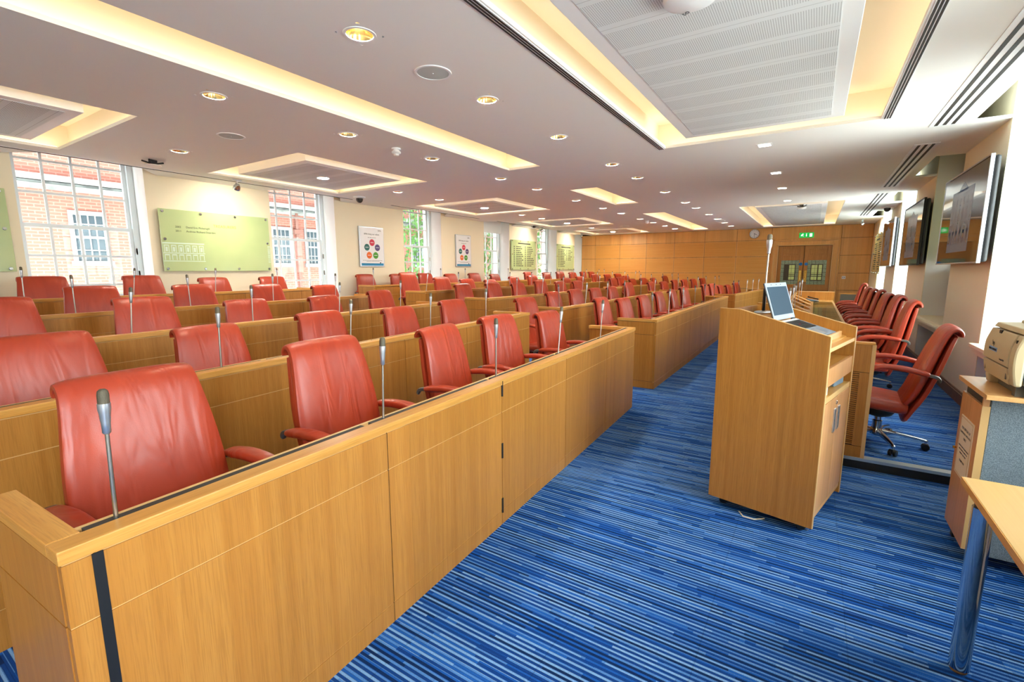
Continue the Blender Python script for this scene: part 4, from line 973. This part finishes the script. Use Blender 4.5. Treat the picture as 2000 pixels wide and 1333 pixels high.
# ------------------------------------------------------------------ lectern
LEC = empty('lectern', (3.337, .115, 0), math.atan2(-.15, .635)); tag(LEC, 'tall oak lectern on castors with two doors and open shelves', 'lectern')
T = Matrix(((0, 0, 1, 0), (1, 0, 0, 0), (0, 1, 0, 0), (0, 0, 0, 1)))
side = [(.285, .06), (.285, 1.268), (.17, 1.266), (-.295, 1.147), (-.295, .06)]
for x0, x1 in ((-.328, -.306), (.306, .328)):
    MB().prism(side, x0, x1, T).build('side_panel', M['oak'], LEC, bevel=.0015)
    o = MB(); o.prism([(-.2975, .06), (-.2945, .06), (-.2945, 1.147), (-.2975, 1.147)], x0, x1, T)
    o.prism([(.285, 1.268), (.17, 1.266), (-.295, 1.147), (-.295, 1.1485), (.17, 1.268), (.285, 1.27)][::-1], x0, x1, T); o.build('edge_lipping', M['oak_edge'], LEC)
MB().box(-.306, .306, .262, .284, .06, 1.255).build('front_panel', M['oak'], LEC)
MB().box(-.306, .306, .16, .262, 1.196, 1.212).build('top_shelf', M['oak_x'], LEC)
def slope_z(y): return 1.206 + (y - .17) * (1.206 - 1.086) / (.17 + .25)
b = MB(); b.prism([(.165, slope_z(.165)), (-.25, slope_z(-.25)), (-.25, slope_z(-.25) - .016), (.165, slope_z(.165) - .016)], -.306, .306, T); b.build('sloped_top', M['oak_x'], LEC)
b = MB(); b.box(-.306, .24, -.236, -.222, slope_z(-.23) - .005, slope_z(-.23) + .032); b.build('book_stop', M['beech_x'], LEC, bevel=.002)
MB().box(-.306, .306, -.290, -.225, 1.062, 1.080).build('hand_ledge', M['oak_x'], LEC); MB().box(-.306, .306, -.293, -.290, 1.060, 1.081).build('ledge_lipping', M['oak_edge'], LEC)
MB().box(-.306, .306, -.290, .26, .945, .962).build('shelf', M['oak_x'], LEC); MB().box(-.306, .306, -.292, -.275, .865, .966).build('drawer_front', M['beech'], LEC)
MB().box(-.306, .306, -.288, .26, .775, .80).build('shelf', M['oak_x'], LEC); MB().box(-.306, .306, -.292, -.288, .772, .803).build('shelf_lipping', M['oak_edge'], LEC)
MB().box(-.306, .306, .235, .26, .08, .80).build('back_board', M['oak'], LEC)
for sg in (-1, 1):
    a, c = (-.304, -.002) if sg < 0 else (.002, .304)
    d = MB().box(a, c, -.293, -.273, .135, .768).build('door', M['beech'], LEC, bevel=.001)
    hx_ = sg * .045; f = MB()
    for q in ((hx_ - .022, hx_ - .014, .560, .70), (hx_ + .014, hx_ + .022, .560, .70), (hx_ - .014, hx_ + .014, .560, .568), (hx_ - .014, hx_ + .014, .692, .70)): f.box(q[0], q[1], -.299, -.290, q[2], q[3])
    f.cur = 1; f.box(hx_ - .014, hx_ + .014, -.2945, -.290, .568, .692); f.build('recessed_handle', [M['alu'], M['printer_grey']], d)
    if sg > 0: 
        k_ = MB(); k_.lathe([(.012, 0), (.012, .004), (.009, .006)], 16, Matrix.Translation((-.03, -.293, .735)) @ Matrix.Rotation(R(90), 4, 'X')); k_.build('lock', M['chrome'], d)
MB().box(-.304, .304, -.290, -.262, .105, .130).build('bottom_rail', M['beech_x'], LEC)
MB().box(-.29, .29, -.27, .25, .06, .10).build('plinth', M['oak'], LEC)
for x in (-.25, .25):
    for y in (-.22, .22): link('castor', CH['castor'], LEC, (x, y, .004), .5)
b = MB(); b.box(-.245, -.19, -.262, -.235, .004, .06); b.build('castor_fork', M['alu'], LEC)

LM = LEC.matrix_basis.copy() if False else Matrix.Translation((3.337, .115, 0)) @ Matrix.Rotation(math.atan2(-.15, .635), 4, 'Z')
LA = math.atan2(-.15, .635)
def on_lectern(x, y, z): return LM @ Vector((x, y, z))
# laptop
SL = math.atan2(1.206 - 1.086, .42)
lap = empty('laptop', on_lectern(0.01, -.085, slope_z(-.085) + .003)); lap.rotation_euler = (Matrix.Rotation(LA + R(-3), 3, 'Z') @ Matrix.Rotation(SL, 3, 'X')).to_euler()
tag(lap, 'open silver laptop with dark screen on the lectern', 'laptop')
MB().box(-.172, .172, -.125, .115, 0, .022).build('base', M['silver'], lap, bevel=.003)
b = MB(); b.box(-.140, .140, -.025, .088, .0222, .0226); b.build('keyboard_well', M['grey_metal'], lap)
kb = MB()
for j in range(6):
    nk = 15
    for i in range(nk):
        x = -.136 + .272 * i / nk; y = -.022 + .110 * j / 6; kb.box(x + .001, x + .0165, y + .001, y + .0165, .0226, .0252)
kb.build('keyboard', M['black'], lap)
MB().lathe([(.004, .0225), (.004, .027), (.002, .028)], 12, Matrix.Translation((.0, .032, 0))).build('pointing_stick', M['red'], lap)
MB().box(-.045, .045, -.110, -.040, .0221, .0227).build('touchpad', M['alu'], lap)
MB().box(-.172, .172, .092, .112, .0222, .0228).build('hinge_strip', M['shade'], lap)
for x in (-.13, .13): MB().tube([(x - .02, .117, .022), (x + .02, .117, .022)], .007, 10).build('hinge', M['black'], lap)
LID = Matrix.Translation((0, .117, .024)) @ Matrix.Rotation(R(-34), 4, 'X')
b = MB(); b.box(-.172, .172, 0, .006, .004, .238, LID); b.build('lid', M['silver'], lap, bevel=.002)
b = MB(); b.box(-.172, .172, .0055, .010, .004, .238, LID); b.build('lid_back', M['black'], lap, bevel=.002)
b = MB(); b.box(-.152, .152, -.0015, .001, .034, .212, LID); b.build('display', M['lap_screen'], lap)
b = MB(); b.box(.07, .13, -.0012, .001, .012, .026, LID); b.build('sticker', M['paper'], lap)
b = MB()
for x in (-.08, 0, .07): b.box(x - .006, x + .006, -.0008, .001, .224, .228, LID)
b.build('webcam_marks', M['ink'], lap)
# lectern microphone with flat base
mm = empty('lectern_microphone', on_lectern(.185, .205, 1.2135), LA); tag(mm, 'tall gooseneck microphone on flat silver base at the lectern', 'microphone')
MB().lathe([(.105, 0), (.108, .004), (.100, .009), (.03, .012)], 36, Matrix.Diagonal((1, .45, 1, 1))).build('flat_base', M['alu'], mm, smooth=True)
MB().tube([(-.0, 0, .008), (.0, 0, .16)], .010, 12).build('lower_stem', M['black'], mm, smooth=True)
MB().tube([(0, 0, .15), (.005, 0, .28), (.012, 0, .395)], .0055, 10).build('gooseneck_stem', M['steel'], mm, smooth=True)
b = MB(); b.lathe([(.006, 0), (.010, .004), (.011, .03), (.0165, .05), (.018, .075), (.018, .09)], 18, Matrix.Translation((.012, 0, .388))); b.build('holder', M['alu'], mm, smooth=True)
b = MB(); b.lathe([(.015, .065), (.0155, .115), (.012, .125), (0, .13)], 18, Matrix.Translation((.012, 0, .388)), cap=False); b.build('capsule', M['mic_grille'], mm, smooth=True)
# things on the shelves
def on_shelf(name, x, y, z, rz, label, cat):
    o = empty(name, on_lectern(x, y, z), LA + rz); o.location.z += .001; tag(o, label, cat); return o
p = on_shelf('paper_sheets', -.10, -.145, .9625, R(14), 'white paper sheets on the upper lectern shelf', 'paper')
for i in range(3): MB().box(-.105, .105, -.08, .08, i * .0012, i * .0012 + .001, Matrix.Rotation(R(i * 4), 4, 'Z')).build('sheet', M['paper'], p)
cb = MB(); cb.tube([(-.28, -.262, .9665), (-.27, -.275, 1.0), (-.25, -.272, 1.05), (-.27, -.25, 1.063)][:3] + [(-.262, -.235, 1.058)], .0042, 8)
cab = cb.build('black_cable', M['black'], None, smooth=True); cab.location = LM.translation; cab.rotation_euler = (0, 0, LA); tag(cab, 'black cable hanging out of the upper lectern shelf', 'cable')
d = on_shelf('paper_box', -.225, -.20, .80, 0, 'white box with printed papers on the lower lectern shelf', 'box')
MB().box(-.06, .05, -.075, .10, 0, .058).build('box_body', M['paper'], d, bevel=.002); MB().box(-.055, .045, -.07, .095, .058, .061).build('printed_sheet', M['blue_label'], d)
d = on_shelf('black_folder', -.05, -.14, .80, R(6), 'thin black folder on the lower lectern shelf', 'folder'); MB().box(-.10, .06, -.07, .09, 0, .012).build('cover', M['black'], d)
d = on_shelf('docking_unit', .17, -.19, .80, R(-4), 'grey ribbed device on the lower lectern shelf', 'device')
MB().box(-.10, .075, -.075, .08, 0, .042).build('housing', M['printer_blue'], d, bevel=.006)
for i in range(5): MB().box(-.06 + i * .026, -.05 + i * .026, -.07, .06, .042, .050).build('rib', M['printer_grey'], d)
cb = MB(); cb.tube([(-.30, .10, .004), (-.345, .06, .004), (-.335, .0, .004), (-.28, -.04, .004)], .004, 8); cab = cb.build('floor_cable', M['cream_sign'], None, smooth=True); cab.location = LM.translation; cab.rotation_euler = (0, 0, LA); tag(cab, 'pale cable on the carpet under the lectern', 'cable')

# ------------------------------------------------------------------ waste cabinet, printer, table
cx0, cx1, cy0, cy1 = 3.10, 3.46, -1.32, -.74
cab = empty('waste_cabinet', ((cx0 + cx1) / 2, (cy0 + cy1) / 2, 0)); tag(cab, 'confidential paper waste cabinet with cream sign and speckled grey side', 'cabinet')
hx, hy = (cx1 - cx0) / 2, (cy1 - cy0) / 2
MB().box(-hx + .004, hx, -hy, hy - .032, .07, .875).build('carcass', M['speckle'], cab, bevel=.002)
MB().box(-hx + .04, hx - .02, hy - .03, hy - .012, .80, .875).build('paper_slot', M['slot'], cab)
MB().box(-hx + .004, -hx + .018, hy - .026, hy - .002, .80, .875).build('slot_cheek', M['beech'], cab)
dr = MB().box(-hx + .0035, hx, hy - .030, hy, .085, .838).build('door', M['beech'], cab, bevel=.0015)
MB().box(-hx - .0, -hx + .003, hy - .030, hy, .085, .838).build('door_edge', M['oak_edge'], dr)
MB().lathe([(.004, 0), (.004, .006), (.008, .010), (.008, .014), (.004, .016)], 16, Matrix.Translation((hx - .035, hy, .52)) @ Matrix.Rotation(R(-90), 4, 'X')).build('door_knob', M['brass'], dr, smooth=True)
MB().box(-hx - .12, hx + .02, -hy, hy + .02, .895, .918).build('top_board', M['beech_x'], cab, bevel=.002)
MB().box(-hx + .02, hx - .02, -hy, hy - .04, .872, .896).build('board_spacer', M['slot'], cab)
for x in (-hx + .03, hx - .03):
    for y in (-hy + .04, hy - .05): MB().box(x - .02, x + .02, y - .02, y + .02, 0, .07).build('foot', M['black'], cab)
sg = MB().box(-.115, .115, hy, hy + .004, .40, .72); sgo = sg.build('sign_plate', M['cream_sign'], cab)
f = MB(); y0, y1 = hy + .004, hy + .0046
for q in ((-.107, .107, .711, .713), (-.107, .107, .407, .409), (-.107, -.105, .409, .711), (.105, .107, .409, .711)): f.box(q[0], q[1], y0, y1, q[2], q[3])
f.build('sign_border', M['gold_ink'], sgo)
ROT = (R(90), 0, R(180))
for i, (tx, sz, zz) in enumerate((('FOR DISPOSAL OF', .0195, .652), ('CONFIDENTIAL PAPER WASTE', .0145, .628), ('ONLY', .0195, .600), ('WHEN FULL PLEASE CALL REPROGRAPHICS', .0095, .556), ('AND ARCHIVES ON 6000 EXT TO', .0105, .538), ('ARRANGE COLLECTION', .0105, .520), ('THANK YOU', .0155, .480))):
    text(tx, sz, M['ink'], sgo, (0, hy + .0043, zz), ROT, align='CENTER', ext=.0003)
# printer
pr = empty('laser_printer', (3.175, -1.00, .918)); tag(pr, 'putty coloured laser printer standing on the waste cabinet', 'printer')
px0, px1, fy = -.215, .215, .195
b = MB(); b.prism([(-.22, .055), (fy - .03, .055), (fy - .03, .30), (-.22, .30)], px0 + .035, px1 - .003, T); b.build('body', M['printer'], pr, bevel=.004)
b = MB(); b.box(px0 + .06, px1 - .045, -.20, fy - .035, .0, .056); b.build('lower_chassis', M['printer_grey'], pr)
b = MB(); b.box(px0 + .055, px0 + .095, fy - .04, fy - .015, .0, .056); b.build('chassis_post', M['printer_grey'], pr)
b = MB(); b.prism([(-.22, .0), (fy - .06, .0), (fy - .035, .05), (fy - .018, .12), (fy - .018, .22), (fy - .035, .285), (-.22, .285)], px0 + .012, px0 + .034, T); b.build('side_cover', M['printer_blue'], pr, bevel=.003)
def curve(z): return fy + .022 * math.sin(PI * min(max((z - .02) / .30, 0), 1)) - (.012 * max(0, (z - .22) / .09)) 
def front(x0, x1, z0, z1, d, name, mat, bev, n=16, off=0.0):
    zz = [z0 + (z1 - z0) * i / n for i in range(n + 1)]
    q = MB(); q.prism([(curve(z) + off, z) for z in zz] + [(fy - d, z1), (fy - d, z0)], x0, x1, T); return q.build(name, mat, pr, bevel=bev)
front(px0 + .002, px0 + .062, .052, .285, .020, 'front_cheek', M['printer'], .009)
front(px0 + .066, px1, .050, .124, .05, 'paper_tray_door', M['printer'], .004, off=.002)
b = MB(); b.prism([(fy - .05, .0), (fy - .002, .0), (curve(.05), .05), (fy - .05, .05)], px1 - .055, px1, T); b.build('front_foot', M['printer'], pr, bevel=.008)
front(px0 + .066, px1, .130, .283, .05, 'front_cover', M['printer'], .004, off=.002)
b = MB(); b.prism([(-.22, .289), (curve(.289), .289), (curve(.31) - .004, .312), (-.22, .322)], px0 + .001, px1, T); b.build('top_cover', M['printer'], pr, bevel=.005)
b = MB(); b.box(px0 + .035, px1 - .12, -.18, .13, .318, .336); b.build('control_housing', M['printer'], pr, bevel=.008)
b = MB(); b.box(px0 + .09, px0 + .21, .02, .09, .336, .3375); b.build('control_display', M['black'], pr)
MB().box(.045, .075, curve(.27) - .004, curve(.27) + .005, .268, .284).build('cover_latch', M['black'], pr)
FR = (R(93), 0, R(180))
text('hp', .034, M['ink'], pr, (.075, curve(.22) + .0045, .208), FR, align='CENTER', name='maker_logo', ext=.0004)
MB().box(.012, .128, curve(.19) + .0005, curve(.19) + .0035, .178, .198).build('blue_label', M['blue_label'], pr)
text('VIDEO CHANNELS', .0135, M['ink'], pr, (.070, curve(.19) + .0042, .183), (R(90), 0, R(180)), align='CENTER')
text('LaserJet P3015', .0105, M['ink'], pr, (-.075, curve(.15) + .0035, .150), (R(90), 0, R(180)), align='CENTER')
MB().box(px0 + .026, px0 + .038, curve(.255) - .002, curve(.255) + .003, .248, .262).build('power_button', M['black'], pr)
MB().lathe([(.010, 0), (.010, .006)], 16, Matrix.Translation((px0 + .050, curve(.085), .085)) @ Matrix.Rotation(R(-90), 4, 'X') @ Matrix.Diagonal((.7, 1.6, 1, 1))).build('tray_button', M['printer'], pr, bevel=.002)
MB().box(px0 + .078, px0 + .09, curve(.09), curve(.09) + .0035, .072, .104).build('tray_latch', M['printer_grey'], pr); MB().box(px1 - .03, px1 - .026, curve(.085), curve(.085) + .0035, .068, .098).build('tray_mark', M['printer_grey'], pr)
# desk with chrome leg
tb = empty('office_table', (1.5, -.95, 0)); tag(tb, 'pale wooden office table with a thick chrome leg in the corner', 'table')
x1, y1 = 2.28 - 1.5, -.52 + .95
MB().box(-.9, x1, -.44, y1, .713, .74).build('table_top', M['table'], tb, bevel=.002)
MB().box(-.9, x1, y1, y1 + .002, .714, .739).build('edge_band', M['oak_x'], tb)
b = MB(); b.box(-.8, x1 - .06, y1 - .08, y1 - .05, .665, .713); b.box(-.8, x1 - .06, -.40, -.37, .665, .713); b.build('frame_rail', M['black'], tb)
for lx, ly in ((x1 - .055, y1 - .055), (x1 - .055, -.38), (-.84, y1 - .055), (-.84, -.38)):
    lg = MB().lathe([(.031, .015), (.031, .655)], 32, Matrix.Translation((lx, ly, 0))).build('leg', M['chrome'], tb, smooth=True)
    MB().lathe([(.026, .650), (.026, .714)], 24, Matrix.Translation((lx, ly, 0))).build('leg_collar', M['black'], lg, smooth=True)
    MB().lathe([(.024, 0), (.027, .006), (.020, .02)], 24, Matrix.Translation((lx, ly, 0))).build('foot', M['brown'], lg, smooth=True)
MB().box(.42, .66, -.36, -.10, .03, .50).build('pedestal_panel', M['shade'], tb, bevel=.01)

# ------------------------------------------------------------------ light
w = bpy.data.worlds.new('daylight'); bpy.context.scene.world = w; w.use_nodes = True
bg = w.node_tree.nodes['Background']; bg.inputs[0].default_value = (.90, .96, 1.0, 1); bg.inputs[1].default_value = 20
wt = w.node_tree; tcw = wt.nodes.new('ShaderNodeTexCoord'); spw = wt.nodes.new('ShaderNodeSeparateXYZ'); wt.links.new(tcw.outputs['Generated'], spw.inputs[0])
rw = wt.nodes.new('ShaderNodeValToRGB'); wt.links.new(spw.outputs[2], rw.inputs[0])      # glow added below the horizon to lift the ceiling, pale sky above
rw.color_ramp.elements[0].position = .0; rw.color_ramp.elements[0].color = (.53, .56, .55, 1); rw.color_ramp.elements[1].position = .08; rw.color_ramp.elements[1].color = (.49, .552, .58, 1)
wt.links.new(rw.outputs[0], bg.inputs[0])
for wins, y, rx in ((LW, YL + .60, 90), (RW, YR - .60, -90)):
    for x0, x1 in wins:
        if abs(x0 - 7.89) < .01: continue
        li = bpy.data.lights.new('window_portal', 'AREA'); li.shape = 'RECTANGLE'; li.size = x1 - x0; li.size_y = 2.2; li.cycles.is_portal = True
        o = bpy.data.objects.new('window_portal', li); C.objects.link(o); o.location = ((x0 + x1) / 2, y, 2.05); o.rotation_euler = (R(-90 if y > 0 else 90), 0, 0)

# ------------------------------------------------------------------ camera
cam = bpy.data.cameras.new('camera'); co = bpy.data.objects.new('camera', cam); C.objects.link(co); bpy.context.scene.camera = co
cam.sensor_fit = 'HORIZONTAL'; cam.sensor_width = 36; cam.lens = 36 * 915.15 / 2000; cam.clip_start = .02; cam.clip_end = 200
yaw, pit, rol = .569468, -.150873, -.0018021
fw = Vector((math.cos(pit) * math.cos(yaw), math.cos(pit) * math.sin(yaw), math.sin(pit))); rt = fw.cross(Vector((0, 0, 1))).normalized(); up = rt.cross(fw)
r2 = rt * math.cos(rol) + up * math.sin(rol); u2 = -rt * math.sin(rol) + up * math.cos(rol)
co.matrix_world = Matrix((r2, u2, -fw)).transposed().to_4x4() ; co.location = (0, 0, 1.5)
sc = bpy.context.scene
sc.view_settings.view_transform = 'Standard'; sc.view_settings.look = 'None'; sc.view_settings.exposure = 0.62; sc.view_settings.gamma = 1; sc.view_settings.use_curve_mapping = False
sc.cycles.use_denoising = True; sc.cycles.max_bounces = 12; sc.cycles.diffuse_bounces = 8; sc.cycles.glossy_bounces = 4; sc.cycles.transparent_max_bounces = 12
sc.cycles.sample_clamp_indirect = 25; sc.cycles.caustics_reflective = False; sc.cycles.caustics_refractive = False
